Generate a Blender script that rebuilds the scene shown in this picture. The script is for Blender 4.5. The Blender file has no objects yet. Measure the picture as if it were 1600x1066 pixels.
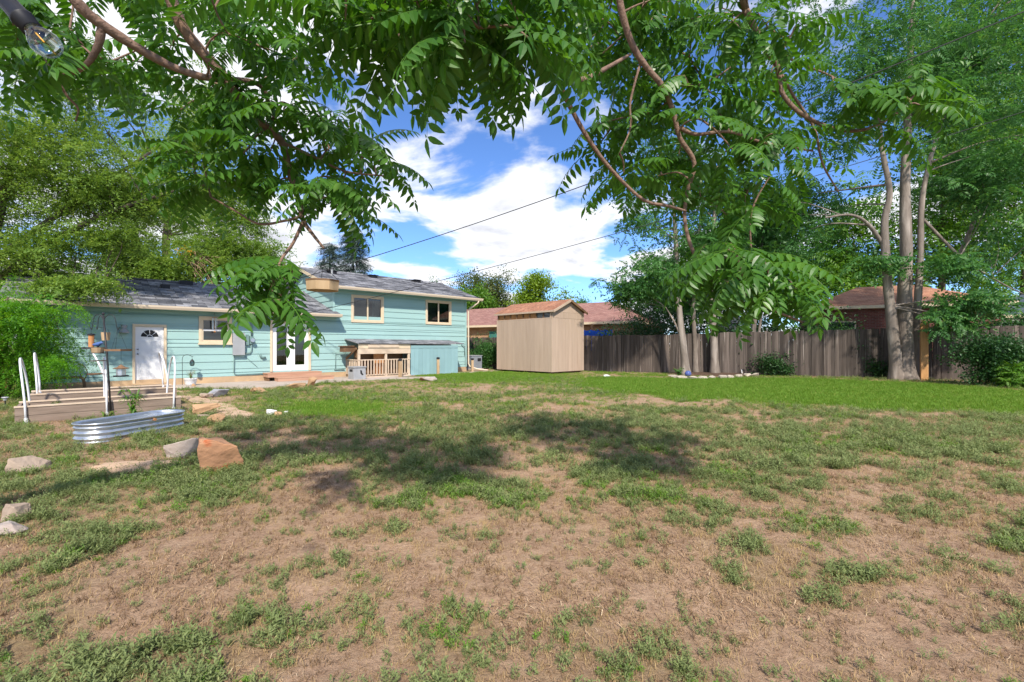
import bpy, bmesh, math, random
import numpy as np
from mathutils import Vector, Matrix, Euler
random.seed(7); RNG = np.random.default_rng(7)
R = math.radians
S = bpy.context.scene
C = S.collection

# ------------------------------------------------------------------ camera, sky, sun, exposure
FPX, HZ, CH = 711.0, 540.0, 1.4            # focal length in photo pixels, horizon row, eye height
cam = bpy.data.cameras.new('camera'); cam.lens = 36*FPX/1600; cam.sensor_width = 36
cam.clip_start = .05; cam.clip_end = 2000; cam.shift_y = (HZ-533)/1600
camo = bpy.data.objects.new('camera', cam); C.objects.link(camo)
camo.location = (0, 0, CH); camo.rotation_euler = (R(90), 0, 0); S.camera = camo

SUN_AZ = Vector((.15, -.989)); SUN_EL = 44
sl = bpy.data.lights.new('sun', 'SUN'); sl.energy = 3.6; sl.angle = R(2.2); sl.color = (1, .93, .82)
so = bpy.data.objects.new('sun', sl); C.objects.link(so)
sd = Vector((SUN_AZ.x*math.cos(R(SUN_EL)), SUN_AZ.y*math.cos(R(SUN_EL)), math.sin(R(SUN_EL))))
so.rotation_euler = sd.to_track_quat('Z', 'Y').to_euler(); so.location = (0, -5, 30)

S.view_settings.view_transform = 'Standard'; S.view_settings.look = 'None'
S.view_settings.exposure = .8; S.view_settings.gamma = 1
S.cycles.max_bounces = 4; S.cycles.diffuse_bounces = 2; S.cycles.glossy_bounces = 2; S.cycles.transmission_bounces = 4; S.cycles.transparent_max_bounces = 6

def world():
    w = bpy.data.worlds.new('World'); S.world = w; w.use_nodes = True
    nt = w.node_tree; N = nt.nodes; L = nt.links; N.clear()
    out = N.new('ShaderNodeOutputWorld'); bg = N.new('ShaderNodeBackground')
    sky = N.new('ShaderNodeTexSky'); sky.sky_type = 'NISHITA'; sky.sun_disc = False
    sky.sun_elevation = R(SUN_EL); sky.sun_rotation = math.atan2(SUN_AZ.x, SUN_AZ.y)
    sky.altitude = 1600; sky.air_density = 1; sky.dust_density = .1; sky.ozone_density = 5
    tc = N.new('ShaderNodeTexCoord'); sx = N.new('ShaderNodeSeparateXYZ'); L.new(tc.outputs['Generated'], sx.inputs[0])
    def math_(op, a, b=None, c=None):
        m = N.new('ShaderNodeMath'); m.operation = op
        for i, v in enumerate((a, b, c)):
            if v is None: continue
            if isinstance(v, (int, float)): m.inputs[i].default_value = v
            else: L.new(v, m.inputs[i])
        return m.outputs[0]
    zc = math_('ADD', math_('MAXIMUM', sx.outputs[2], 0.0), .17)
    cx = N.new('ShaderNodeCombineXYZ')
    L.new(math_('DIVIDE', sx.outputs[0], zc), cx.inputs[0]); L.new(math_('DIVIDE', sx.outputs[1], zc), cx.inputs[1])
    def noise(scale, detail, rough, off, dist=0):
        mp = N.new('ShaderNodeMapping'); L.new(cx.outputs[0], mp.inputs[0]); mp.inputs['Location'].default_value = off
        n = N.new('ShaderNodeTexNoise'); L.new(mp.outputs[0], n.inputs['Vector'])
        n.inputs['Scale'].default_value = scale; n.inputs['Detail'].default_value = detail
        n.inputs['Roughness'].default_value = rough; n.inputs['Distortion'].default_value = dist
        return n.outputs[0]
    def ramp(v, a, b):
        r = N.new('ShaderNodeMapRange'); r.interpolation_type = 'SMOOTHSTEP'; L.new(v, r.inputs[0])
        r.inputs[1].default_value = a; r.inputs[2].default_value = b; return r.outputs[0]
    off = (3.1, 1.7, .4)
    n1 = noise(1.25, 9, .56, off, .25)
    mask = ramp(n1, .44, .54)
    thick = ramp(n1, .52, .70)
    n2 = noise(2.6, 6, .6, (off[0]+.06, off[1]-.12, 2.2), .3)
    shade = math_('MULTIPLY', thick, ramp(n2, .35, .62))
    mixc = N.new('ShaderNodeMix'); mixc.data_type = 'RGBA'; L.new(shade, mixc.inputs[0])
    mixc.inputs[6].default_value = (.66, .67, .70, 1); mixc.inputs[7].default_value = (.30, .315, .38, 1)
    sk = N.new('ShaderNodeMix'); sk.data_type = 'RGBA'; sk.blend_type = 'MULTIPLY'; sk.inputs[0].default_value = 1
    L.new(sky.outputs[0], sk.inputs[6]); sk.inputs[7].default_value = (.095, .113, .138, 1)
    mx = N.new('ShaderNodeMix'); mx.data_type = 'RGBA'; L.new(mask, mx.inputs[0])
    L.new(sk.outputs[2], mx.inputs[6]); L.new(mixc.outputs[2], mx.inputs[7])
    L.new(mx.outputs[2], bg.inputs[0]); bg.inputs[1].default_value = 1.0
    L.new(bg.outputs[0], out.inputs[0])
world()

# ------------------------------------------------------------------ helpers
U = Vector((.723, .691)); V = Vector((-.691, .723)); HO = Vector((-12.32, 15.45)); HROT = math.atan2(.691, .723)
def P(px, py, Y): return Vector(((px-800)/FPX*Y, Y, CH+(HZ-py)/FPX*Y))
def G(px, py, z=0.0):
    Y = (CH-z)*FPX/(py-HZ); return Vector(((px-800)/FPX*Y, Y, z))

def tag(o, label=None, cat=None, group=None, kind=None):
    if label: o['label'] = label
    if cat: o['category'] = cat
    if group: o['group'] = group
    if kind: o['kind'] = kind
    return o
def empty(name, loc=(0, 0, 0), rz=0, label=None, cat=None, group=None):
    o = bpy.data.objects.new(name, None); C.objects.link(o); o.location = loc; o.rotation_euler = (0, 0, rz)
    o.empty_display_size = .2
    return tag(o, label, cat, group)

class MB:
    def __init__(s): s.v = []; s.f = []; s.m = []
    def add(s, vs, fs, mi=0):
        n = len(s.v); s.v += [tuple(p) for p in vs]; s.f += [tuple(i+n for i in f) for f in fs]; s.m += [mi]*len(fs); return s
    def box(s, x0, x1, y0, y1, z0, z1, mi=0):
        return s.add([(x0,y0,z0),(x1,y0,z0),(x1,y1,z0),(x0,y1,z0),(x0,y0,z1),(x1,y0,z1),(x1,y1,z1),(x0,y1,z1)],
            [(0,3,2,1),(4,5,6,7),(0,1,5,4),(1,2,6,5),(2,3,7,6),(3,0,4,7)], mi)
    def bar(s, a, b, w, d, up=(0,0,1), mi=0):           # rectangular bar from a to b
        a = Vector(a); b = Vector(b); t = (b-a).normalized(); u = Vector(up)
        if abs(t.dot(u)) > .95: u = Vector((0,1,0))
        x = t.cross(u).normalized(); y = x.cross(t)
        o = [x*w/2+y*d/2, -x*w/2+y*d/2, -x*w/2-y*d/2, x*w/2-y*d/2]
        return s.add([a+k for k in o]+[b+k for k in o], [(0,1,2,3),(7,6,5,4),(0,4,5,1),(1,5,6,2),(2,6,7,3),(3,7,4,0)], mi)
    def tube(s, pts, rad, n=6, mi=0, cap=True):
        pts = [Vector(p) for p in pts]
        if isinstance(rad, (int, float)): rad = [rad]*len(pts)
        px = None; rings = []
        for i, p in enumerate(pts):
            t = (pts[min(i+1, len(pts)-1)]-pts[max(i-1, 0)])
            t = t.normalized() if t.length > 1e-9 else Vector((0,0,1))
            if px is None:
                a = Vector((0,0,1)) if abs(t.z) < .9 else Vector((1,0,0)); px = t.cross(a).normalized()
            else:
                px = px-t*px.dot(t); px = px.normalized() if px.length > 1e-6 else t.orthogonal().normalized()
            py = t.cross(px)
            rings.append([p+(px*math.cos(2*math.pi*k/n)+py*math.sin(2*math.pi*k/n))*rad[i] for k in range(n)])
        vs = [q for r in rings for q in r]; fs = []
        for i in range(len(pts)-1):
            for k in range(n):
                k2 = (k+1) % n; fs.append((i*n+k, i*n+k2, (i+1)*n+k2, (i+1)*n+k))
        if cap: fs += [tuple(range(n-1, -1, -1)), tuple((len(pts)-1)*n+k for k in range(n))]
        return s.add(vs, fs, mi)
    def lathe(s, prof, n=16, c=(0,0,0), mi=0):           # profile of (r, z)
        vs = [(c[0]+r*math.cos(2*math.pi*k/n), c[1]+r*math.sin(2*math.pi*k/n), c[2]+z) for r, z in prof for k in range(n)]
        fs = []
        for i in range(len(prof)-1):
            for k in range(n):
                k2 = (k+1) % n; fs.append((i*n+k, i*n+k2, (i+1)*n+k2, (i+1)*n+k))
        fs += [tuple(range(n-1, -1, -1)), tuple((len(prof)-1)*n+k for k in range(n))]
        return s.add(vs, fs, mi)
    def prism(s, poly, vec, mi=0):                       # extrude a polygon of 3D points along vec
        n = len(poly); vec = Vector(vec); a = [Vector(p) for p in poly]
        return s.add(a+[p+vec for p in a], [tuple(range(n-1, -1, -1)), tuple(range(n, 2*n))]+[(i, (i+1) % n, (i+1) % n+n, i+n) for i in range(n)], mi)
    def mesh(s, name, mats, smooth=False):
        me = bpy.data.meshes.new(name); me.from_pydata(s.v, [], s.f)
        for m in (mats if isinstance(mats, (list, tuple)) else [mats]): me.materials.append(m)
        if any(s.m): me.polygons.foreach_set('material_index', s.m)
        if smooth: me.polygons.foreach_set('use_smooth', [True]*len(s.f))
        me.update()
        bm = bmesh.new(); bm.from_mesh(me); bmesh.ops.recalc_face_normals(bm, faces=bm.faces); bm.to_mesh(me); bm.free()
        return me
    def build(s, name, mats, parent=None, smooth=False, loc=None, rz=None):
        o = bpy.data.objects.new(name, s.mesh(name, mats, smooth)); C.objects.link(o); o.parent = parent
        if loc is not None: o.location = loc
        if rz is not None: o.rotation_euler = (0, 0, rz)
        return o
def inst(name, me, parent, loc=(0,0,0), rot=(0,0,0), sc=(1,1,1)):
    o = bpy.data.objects.new(name, me); C.objects.link(o); o.parent = parent
    o.location = loc; o.rotation_euler = rot; o.scale = sc; return o

# ------------------------------------------------------------------ materials
def M(name, c1, c2=None, scale=4, rough=.8, bump=0, bscale=None, stretch=(1,1,1), rnd=0, metal=0, detail=6, spec=.3, c3=None, s3=1.2, t3=(.5,.62), contrast=(.35,.65)):
    m = bpy.data.materials.new(name); m.use_nodes = True; nt = m.node_tree; N = nt.nodes; L = nt.links
    b = N['Principled BSDF']; b.inputs['Roughness'].default_value = rough; b.inputs['Metallic'].default_value = metal
    b.inputs['Specular IOR Level'].default_value = spec
    c1 = (*c1, 1); c2 = (*(c2 or [x*.8 for x in c1[:3]]), 1)
    tc = N.new('ShaderNodeTexCoord'); mp = N.new('ShaderNodeMapping'); L.new(tc.outputs['Object'], mp.inputs[0]); mp.inputs['Scale'].default_value = stretch
    oi = N.new('ShaderNodeObjectInfo')
    va = N.new('ShaderNodeVectorMath'); va.operation = 'ADD'; L.new(mp.outputs[0], va.inputs[0])
    vs = N.new('ShaderNodeVectorMath'); vs.operation = 'SCALE'; vs.inputs[0].default_value = (37, 11, 23); L.new(oi.outputs['Random'], vs.inputs['Scale']); L.new(vs.outputs[0], va.inputs[1])
    n = N.new('ShaderNodeTexNoise'); L.new(va.outputs[0], n.inputs['Vector']); n.inputs['Scale'].default_value = scale; n.inputs['Detail'].default_value = detail; n.inputs['Roughness'].default_value = .6
    mr = N.new('ShaderNodeMapRange'); L.new(n.outputs[0], mr.inputs[0]); mr.inputs[1].default_value = contrast[0]; mr.inputs[2].default_value = contrast[1]
    mx = N.new('ShaderNodeMix'); mx.data_type = 'RGBA'; mx.inputs[6].default_value = c1; mx.inputs[7].default_value = c2; L.new(mr.outputs[0], mx.inputs[0])
    col = mx.outputs[2]
    if c3:
        n3 = N.new('ShaderNodeTexNoise'); L.new(va.outputs[0], n3.inputs['Vector']); n3.inputs['Scale'].default_value = s3; n3.inputs['Detail'].default_value = 5
        r3 = N.new('ShaderNodeMapRange'); L.new(n3.outputs[0], r3.inputs[0]); r3.inputs[1].default_value = t3[0]; r3.inputs[2].default_value = t3[1]
        m3 = N.new('ShaderNodeMix'); m3.data_type = 'RGBA'; L.new(r3.outputs[0], m3.inputs[0]); L.new(col, m3.inputs[6]); m3.inputs[7].default_value = (*c3, 1); col = m3.outputs[2]
    if rnd:
        h = N.new('ShaderNodeHueSaturation'); L.new(col, h.inputs['Color'])
        r = N.new('ShaderNodeMapRange'); L.new(oi.outputs['Random'], r.inputs[0]); r.inputs[3].default_value = 1-rnd; r.inputs[4].default_value = 1+rnd
        L.new(r.outputs[0], h.inputs['Value']); col = h.outputs[0]
    L.new(col, b.inputs['Base Color'])
    if bump:
        bn = N.new('ShaderNodeTexNoise'); L.new(va.outputs[0], bn.inputs['Vector']); bn.inputs['Scale'].default_value = bscale or scale*3; bn.inputs['Detail'].default_value = 6
        bp = N.new('ShaderNodeBump'); bp.inputs['Strength'].default_value = bump; bp.inputs['Distance'].default_value = .02; L.new(bn.outputs[0], bp.inputs['Height']); L.new(bp.outputs[0], b.inputs['Normal'])
    return m
def leafmat(name, c1, c2, c3=None, trans=.35, rough=.45, spec=.4, yellow=0.0, island=True):
    m = bpy.data.materials.new(name); m.use_nodes = True; nt = m.node_tree; N = nt.nodes; L = nt.links
    b = N['Principled BSDF']; b.inputs['Roughness'].default_value = rough; b.inputs['Specular IOR Level'].default_value = spec
    g = N.new('ShaderNodeNewGeometry'); oi = N.new('ShaderNodeObjectInfo')
    ad = N.new('ShaderNodeMath'); ad.operation = 'ADD'; L.new(oi.outputs['Random'], ad.inputs[0])
    if island: L.new(g.outputs['Random Per Island'], ad.inputs[1])
    else: ad.inputs[1].default_value = .5
    hf = N.new('ShaderNodeMath'); hf.operation = 'MULTIPLY'; L.new(ad.outputs[0], hf.inputs[0]); hf.inputs[1].default_value = .5
    rp = N.new('ShaderNodeValToRGB'); L.new(hf.outputs[0], rp.inputs[0])
    e = rp.color_ramp.elements; e[0].position = .15; e[0].color = (*c1, 1); e[1].position = .8; e[1].color = (*c2, 1)
    if c3: k = e.new(.97); k.color = (*c3, 1)
    L.new(rp.outputs[0], b.inputs['Base Color'])
    t = N.new('ShaderNodeBsdfTranslucent'); hs = N.new('ShaderNodeHueSaturation'); hs.inputs['Hue'].default_value = .485; hs.inputs['Saturation'].default_value = 1.1; hs.inputs['Value'].default_value = 1.5
    L.new(rp.outputs[0], hs.inputs['Color']); L.new(hs.outputs[0], t.inputs[0])
    mx = N.new('ShaderNodeMixShader'); mx.inputs[0].default_value = trans; L.new(b.outputs[0], mx.inputs[1]); L.new(t.outputs[0], mx.inputs[2])
    L.new(mx.outputs[0], N['Material Output'].inputs[0]); return m
def tabmat(name, c1, c2, cm, bw, bh, mortar, axes='xy', rough=.9, var=.5, msmooth=.1, nscale=1.0, stain=.25):
    """courses of shingles or bricks: a brick pattern in object space"""
    m = bpy.data.materials.new(name); m.use_nodes = True; nt = m.node_tree; N = nt.nodes; L = nt.links
    b = N['Principled BSDF']; b.inputs['Roughness'].default_value = rough; b.inputs['Specular IOR Level'].default_value = .2
    tc = N.new('ShaderNodeTexCoord'); sx = N.new('ShaderNodeSeparateXYZ'); L.new(tc.outputs['Object'], sx.inputs[0]); cx = N.new('ShaderNodeCombineXYZ')
    if axes == 'brick':
        a = N.new('ShaderNodeMath'); a.operation = 'ADD'; L.new(sx.outputs[0], a.inputs[0]); L.new(sx.outputs[1], a.inputs[1]); L.new(a.outputs[0], cx.inputs[0]); L.new(sx.outputs[2], cx.inputs[1])
    else:
        L.new(sx.outputs[0], cx.inputs[0]); L.new(sx.outputs[1], cx.inputs[1])
    t = N.new('ShaderNodeTexBrick'); L.new(cx.outputs[0], t.inputs['Vector']); t.inputs['Scale'].default_value = 1
    t.inputs['Brick Width'].default_value = bw; t.inputs['Row Height'].default_value = bh; t.inputs['Mortar Size'].default_value = mortar; t.inputs['Mortar Smooth'].default_value = msmooth
    t.inputs['Color1'].default_value = (*c1, 1); t.inputs['Color2'].default_value = (*c2, 1); t.inputs['Mortar'].default_value = (*cm, 1); t.inputs['Bias'].default_value = 0; t.offset_frequency = 2
    n = N.new('ShaderNodeTexNoise'); L.new(tc.outputs['Object'], n.inputs['Vector']); n.inputs['Scale'].default_value = nscale; n.inputs['Detail'].default_value = 8; n.inputs['Roughness'].default_value = .7
    mr = N.new('ShaderNodeMapRange'); L.new(n.outputs[0], mr.inputs[0]); mr.inputs[1].default_value = .3; mr.inputs[2].default_value = .7; mr.inputs[3].default_value = 1-stain; mr.inputs[4].default_value = 1+stain
    h = N.new('ShaderNodeHueSaturation'); L.new(t.outputs['Color'], h.inputs['Color']); L.new(mr.outputs[0], h.inputs['Value']); L.new(h.outputs[0], b.inputs['Base Color'])
    bp = N.new('ShaderNodeBump'); bp.inputs['Strength'].default_value = .5; bp.inputs['Distance'].default_value = .01; bp.invert = True; L.new(t.outputs['Fac'], bp.inputs['Height']); L.new(bp.outputs[0], b.inputs['Normal'])
    return m
def glassmat(name, tint=(.5,.55,.55), rough=.02, mixf=.05):
    m = bpy.data.materials.new(name); m.use_nodes = True; nt = m.node_tree; N = nt.nodes; L = nt.links; N.remove(N['Principled BSDF'])
    t = N.new('ShaderNodeBsdfTransparent'); t.inputs[0].default_value = (*tint, 1); g = N.new('ShaderNodeBsdfGlossy'); g.inputs['Roughness'].default_value = rough
    lw = N.new('ShaderNodeLayerWeight'); lw.inputs[0].default_value = .35; ad = N.new('ShaderNodeMath'); ad.operation = 'MULTIPLY_ADD'; L.new(lw.outputs['Fresnel'], ad.inputs[0]); ad.inputs[1].default_value = .7; ad.inputs[2].default_value = mixf
    mx = N.new('ShaderNodeMixShader'); L.new(ad.outputs[0], mx.inputs[0]); L.new(t.outputs[0], mx.inputs[1]); L.new(g.outputs[0], mx.inputs[2]); L.new(mx.outputs[0], N['Material Output'].inputs[0]); return m

mt = {}
mt['siding'] = M('teal_siding', (.33,.50,.475), (.30,.465,.44), scale=1.1, rough=.6, bump=.15, bscale=40, stretch=(.4,.4,3), rnd=.04)
mt['teal2'] = M('teal_panel', (.27,.43,.45), (.25,.40,.42), scale=1.5, rough=.65, bump=.1, rnd=.05)
mt['trim'] = M('cream_trim', (.70,.57,.40), (.62,.50,.35), scale=3, rough=.6, bump=.05)
mt['gutter'] = M('cream_gutter', (.68,.56,.42), (.60,.50,.38), scale=2, rough=.45, stretch=(.3,2,2))
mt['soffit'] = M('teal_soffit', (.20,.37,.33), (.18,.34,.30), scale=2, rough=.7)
mt['white'] = M('white_paint', (.80,.80,.80), (.74,.74,.75), scale=2, rough=.4, bump=.03)
mt['found'] = M('tan_foundation', (.55,.38,.22), (.42,.30,.19), scale=3, rough=.9, bump=.3)
mt['shingle'] = tabmat('grey_shingles', (.075,.078,.09), (.33,.33,.35), (.05,.05,.055), .46, .21, .008, nscale=5, stain=.4)
mt['redshingle'] = tabmat('red_brown_shingles', (.26,.13,.11), (.34,.19,.16), (.13,.07,.06), .34, .15, .008, nscale=2, stain=.2)
mt['shedshingle'] = tabmat('shed_shingles', (.34,.16,.10), (.42,.22,.14), (.18,.09,.06), .3, .14, .006, nscale=2, stain=.3)
mt['darkbrick'] = tabmat('dark_red_brick', (.13,.045,.035), (.20,.07,.055), (.17,.13,.11), .25, .085, .009, axes='brick')
mt['tanbrick'] = tabmat('tan_brick', (.36,.20,.11), (.45,.26,.15), (.40,.30,.20), .25, .085, .009, axes='brick')
mt['glass'] = glassmat('window_glass')
mt['bulbglass'] = glassmat('bulb_glass', (.93,.95,.93), .01, .04)
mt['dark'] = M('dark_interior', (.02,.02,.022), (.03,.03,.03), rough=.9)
mt['curtain'] = M('pale_curtain', (.55,.52,.45), (.42,.40,.35), scale=3, stretch=(8,1,.3), rough=.9)
mt['screen'] = M('taupe_blind', (.26,.23,.21), (.22,.20,.18), scale=2, rough=.8)
mt['tealcurtain'] = M('teal_curtain', (.05,.22,.20), (.04,.15,.14), scale=3, stretch=(8,1,.3), rough=.9)
mt['black'] = M('black_metal', (.018,.018,.02), (.03,.03,.033), rough=.45, scale=8)
mt['blackplastic'] = M('black_rubber', (.012,.012,.015), (.02,.02,.025), rough=.5, scale=9)
mt['grey'] = M('grey_metal_box', (.36,.37,.38), (.30,.31,.32), rough=.5, scale=3)
mt['conduit'] = M('teal_grey_conduit', (.17,.27,.26), (.14,.22,.21), rough=.6)
mt['galv'] = M('galvanised_steel', (.62,.66,.70), (.48,.52,.57), scale=7, rough=.33, metal=.85, bump=.04)
mt['pvc'] = M('white_pvc', (.78,.79,.82), (.70,.71,.74), rough=.35, scale=6)
mt['shed'] = M('tan_shed_siding', (.47,.355,.27), (.42,.315,.24), scale=1.4, rough=.75, bump=.12, stretch=(3,3,.35), rnd=.05, c3=(.36,.26,.19), s3=.9, t3=(.58,.75))
mt['shedtrim'] = M('tan_shed_trim', (.50,.38,.29), (.45,.34,.25), scale=2, rough=.7)
mt['cedar'] = M('orange_cedar', (.52,.25,.10), (.40,.18,.07), scale=2.5, rough=.75, stretch=(6,6,.5), bump=.2, rnd=.15)
mt['newpost'] = M('new_cedar_post', (.55,.31,.13), (.42,.21,.08), scale=3, rough=.75, stretch=(5,5,.6), bump=.2)
mt['fence'] = M('weathered_fence', (.125,.10,.085), (.06,.047,.04), scale=2.2, rough=.9, bump=.5, bscale=9, stretch=(7,7,.45), rnd=.5, c3=(.30,.26,.23), s3=2.6, t3=(.61,.72))
mt['bedwood'] = M('weathered_bed_boards', (.33,.25,.195), (.22,.165,.125), scale=2.4, rough=.9, bump=.4, stretch=(.6,5,5), rnd=.25)
mt['stepwood'] = M('redwood_steps', (.50,.295,.20), (.40,.225,.145), scale=2.4, rough=.8, bump=.25, stretch=(.5,5,5), rnd=.08)
mt['railwood'] = M('pale_rail_wood', (.66,.53,.40), (.56,.43,.31), scale=3, rough=.8, bump=.15, rnd=.07)
mt['brownwood'] = M('brown_wood', (.22,.13,.07), (.16,.09,.05), scale=3, rough=.8, rnd=.15)
mt['postwood'] = M('bollard_wood', (.50,.36,.22), (.40,.27,.15), scale=3, rough=.85, stretch=(4,4,.6))
mt['concrete'] = M('patio_concrete', (.50,.42,.36), (.40,.335,.285), scale=1.2, rough=.9, bump=.25, bscale=30, c3=(.33,.26,.20), s3=.7, t3=(.55,.7))
mt['sand'] = M('pale_sand', (.52,.365,.25), (.44,.30,.20), scale=2.5, rough=.95, bump=.5, bscale=14)
mt['soil'] = M('bed_soil', (.12,.072,.046), (.065,.04,.027), scale=6, rough=.95, bump=.6)
mt['bark'] = M('grey_bark', (.23,.19,.16), (.14,.115,.095), scale=2.2, rough=.9, bump=.6, bscale=7, stretch=(4,4,.7), c3=(.34,.29,.25), s3=1.1)
mt['fgbark'] = M('brown_branch_bark', (.27,.17,.125), (.16,.10,.075), scale=18, rough=.8, bump=.5, bscale=60)
mt['darkbark'] = M('dark_bark', (.11,.085,.065), (.07,.055,.04), scale=3, rough=.9, bump=.6, stretch=(3,3,.5))
mt['twig'] = M('dry_twig', (.33,.23,.15), (.24,.16,.10), scale=5, rough=.9)
mt['orangerock'] = M('orange_sandstone', (.46,.25,.14), (.36,.19,.11), scale=2.5, rough=.85, bump=1.0, bscale=9, c3=(.48,.12,.04), s3=2.2, t3=(.60,.66))
mt['buffrock'] = M('buff_sandstone', (.50,.32,.18), (.40,.245,.135), scale=3, rough=.85, bump=1.0, bscale=9)
mt['palerock'] = M('pale_quartz_rock', (.46,.41,.37), (.35,.28,.24), scale=2.4, rough=.8, bump=1.0, bscale=9, c3=(.34,.17,.10), s3=2.1, t3=(.56,.60))
mt['tanrock'] = M('tan_flat_rock', (.40,.31,.24), (.31,.235,.18), scale=3, rough=.85, bump=1.0, bscale=9)
mt['greyrock'] = M('blue_grey_rock', (.27,.28,.31), (.40,.40,.42), scale=3, rough=.8, bump=.5, bscale=10)
mt['edgestone'] = M('cream_edging_stone', (.50,.44,.36), (.38,.32,.26), scale=5, rough=.9, bump=.5, rnd=.1)
mt['tarp'] = M('blue_tarp', (.015,.12,.62), (.01,.07,.42), scale=2, rough=.5, bump=.6, bscale=3)
mt['wire'] = M('black_cable', (.03,.03,.033), rough=.7)
mt['spruce'] = leafmat('spruce_needles', (.055,.10,.085), (.11,.16,.13), trans=.1, rough=.7)
mt['fgleaf'] = leafmat('foreground_leaf', (.045,.135,.016), (.085,.215,.028), (.15,.29,.045), trans=.42, rough=.38, spec=.45)
mt['ailleaf'] = leafmat('ailanthus_leaf', (.045,.145,.035), (.085,.22,.05), (.16,.30,.06), trans=.38, rough=.45)
mt['brightleaf'] = leafmat('bright_leaf', (.07,.19,.02), (.15,.30,.035), (.22,.36,.05), trans=.4)
mt['elmleaf'] = leafmat('elm_leaf', (.13,.235,.04), (.22,.34,.065), (.32,.40,.10), trans=.45)
mt['bushleaf'] = leafmat('feathery_leaf', (.08,.25,.02), (.17,.38,.04), (.26,.42,.05), trans=.45)
mt['oliveleaf'] = leafmat('olive_leaf', (.075,.115,.03), (.14,.18,.05), (.2,.22,.07), trans=.25)
mt['yellowgreen'] = leafmat('yellow_green_leaf', (.13,.24,.015), (.22,.34,.025), trans=.35)
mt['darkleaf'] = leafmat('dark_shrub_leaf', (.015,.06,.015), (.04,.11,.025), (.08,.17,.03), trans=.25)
mt['yellowleaf'] = leafmat('yellow_leaf', (.65,.30,.02), (.75,.42,.03), trans=.4)
mt['weed'] = leafmat('weed_leaf', (.16,.205,.075), (.25,.30,.12), (.33,.34,.13), trans=.28, rough=.7, spec=.15)
mt['weedbright'] = leafmat('bright_weed_leaf', (.10,.21,.03), (.18,.30,.045), (.26,.33,.06), trans=.3, rough=.6, spec=.2)
mt['dry'] = leafmat('dry_grass', (.32,.22,.10), (.48,.35,.17), (.56,.43,.22), trans=.15, rough=.85, spec=.1)
mt['lawn'] = leafmat('lawn_grass', (.10,.215,.022), (.18,.305,.04), (.36,.36,.10), trans=.35, rough=.6, spec=.2)
mt['litter'] = leafmat('straw_litter', (.22,.13,.075), (.40,.27,.16), (.55,.42,.28), trans=.05, rough=.9, spec=.1)

# ------------------------------------------------------------------ noise and ground
def vnoise(x, y, seed=0):
    r = np.random.default_rng(seed); T = r.random((256, 256))
    xi = np.floor(x).astype(int); yi = np.floor(y).astype(int); fx = x-xi; fy = y-yi
    fx = fx*fx*(3-2*fx); fy = fy*fy*(3-2*fy); a = xi % 256; b = yi % 256; a1 = (a+1) % 256; b1 = (b+1) % 256
    return (T[a,b]*(1-fx)+T[a1,b]*fx)*(1-fy)+(T[a,b1]*(1-fx)+T[a1,b1]*fx)*fy
def fbm(x, y, s, seed=0, o=4):
    t = 0; a = 1; w = 0
    for k in range(o): t = t+a*vnoise(x*s*2**k+17*k, y*s*2**k+5*k, seed+k); w += a; a *= .5
    return t/w
def gz(x, y):
    x = np.asarray(x, float); y = np.asarray(y, float)
    fall = np.clip((12.5-y)/5, 0, 1)*np.clip((9-np.abs(x+0))/3, 0, 1)
    return fall*((fbm(x, y, .9, 3)-.5)*.10+(fbm(x, y, 5, 9, 3)-.5)*.028)
def blob(px, py, cx, cy, rx, ry): return np.exp(-(((px-cx)/rx)**2+((py-cy)/ry)**2))
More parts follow.
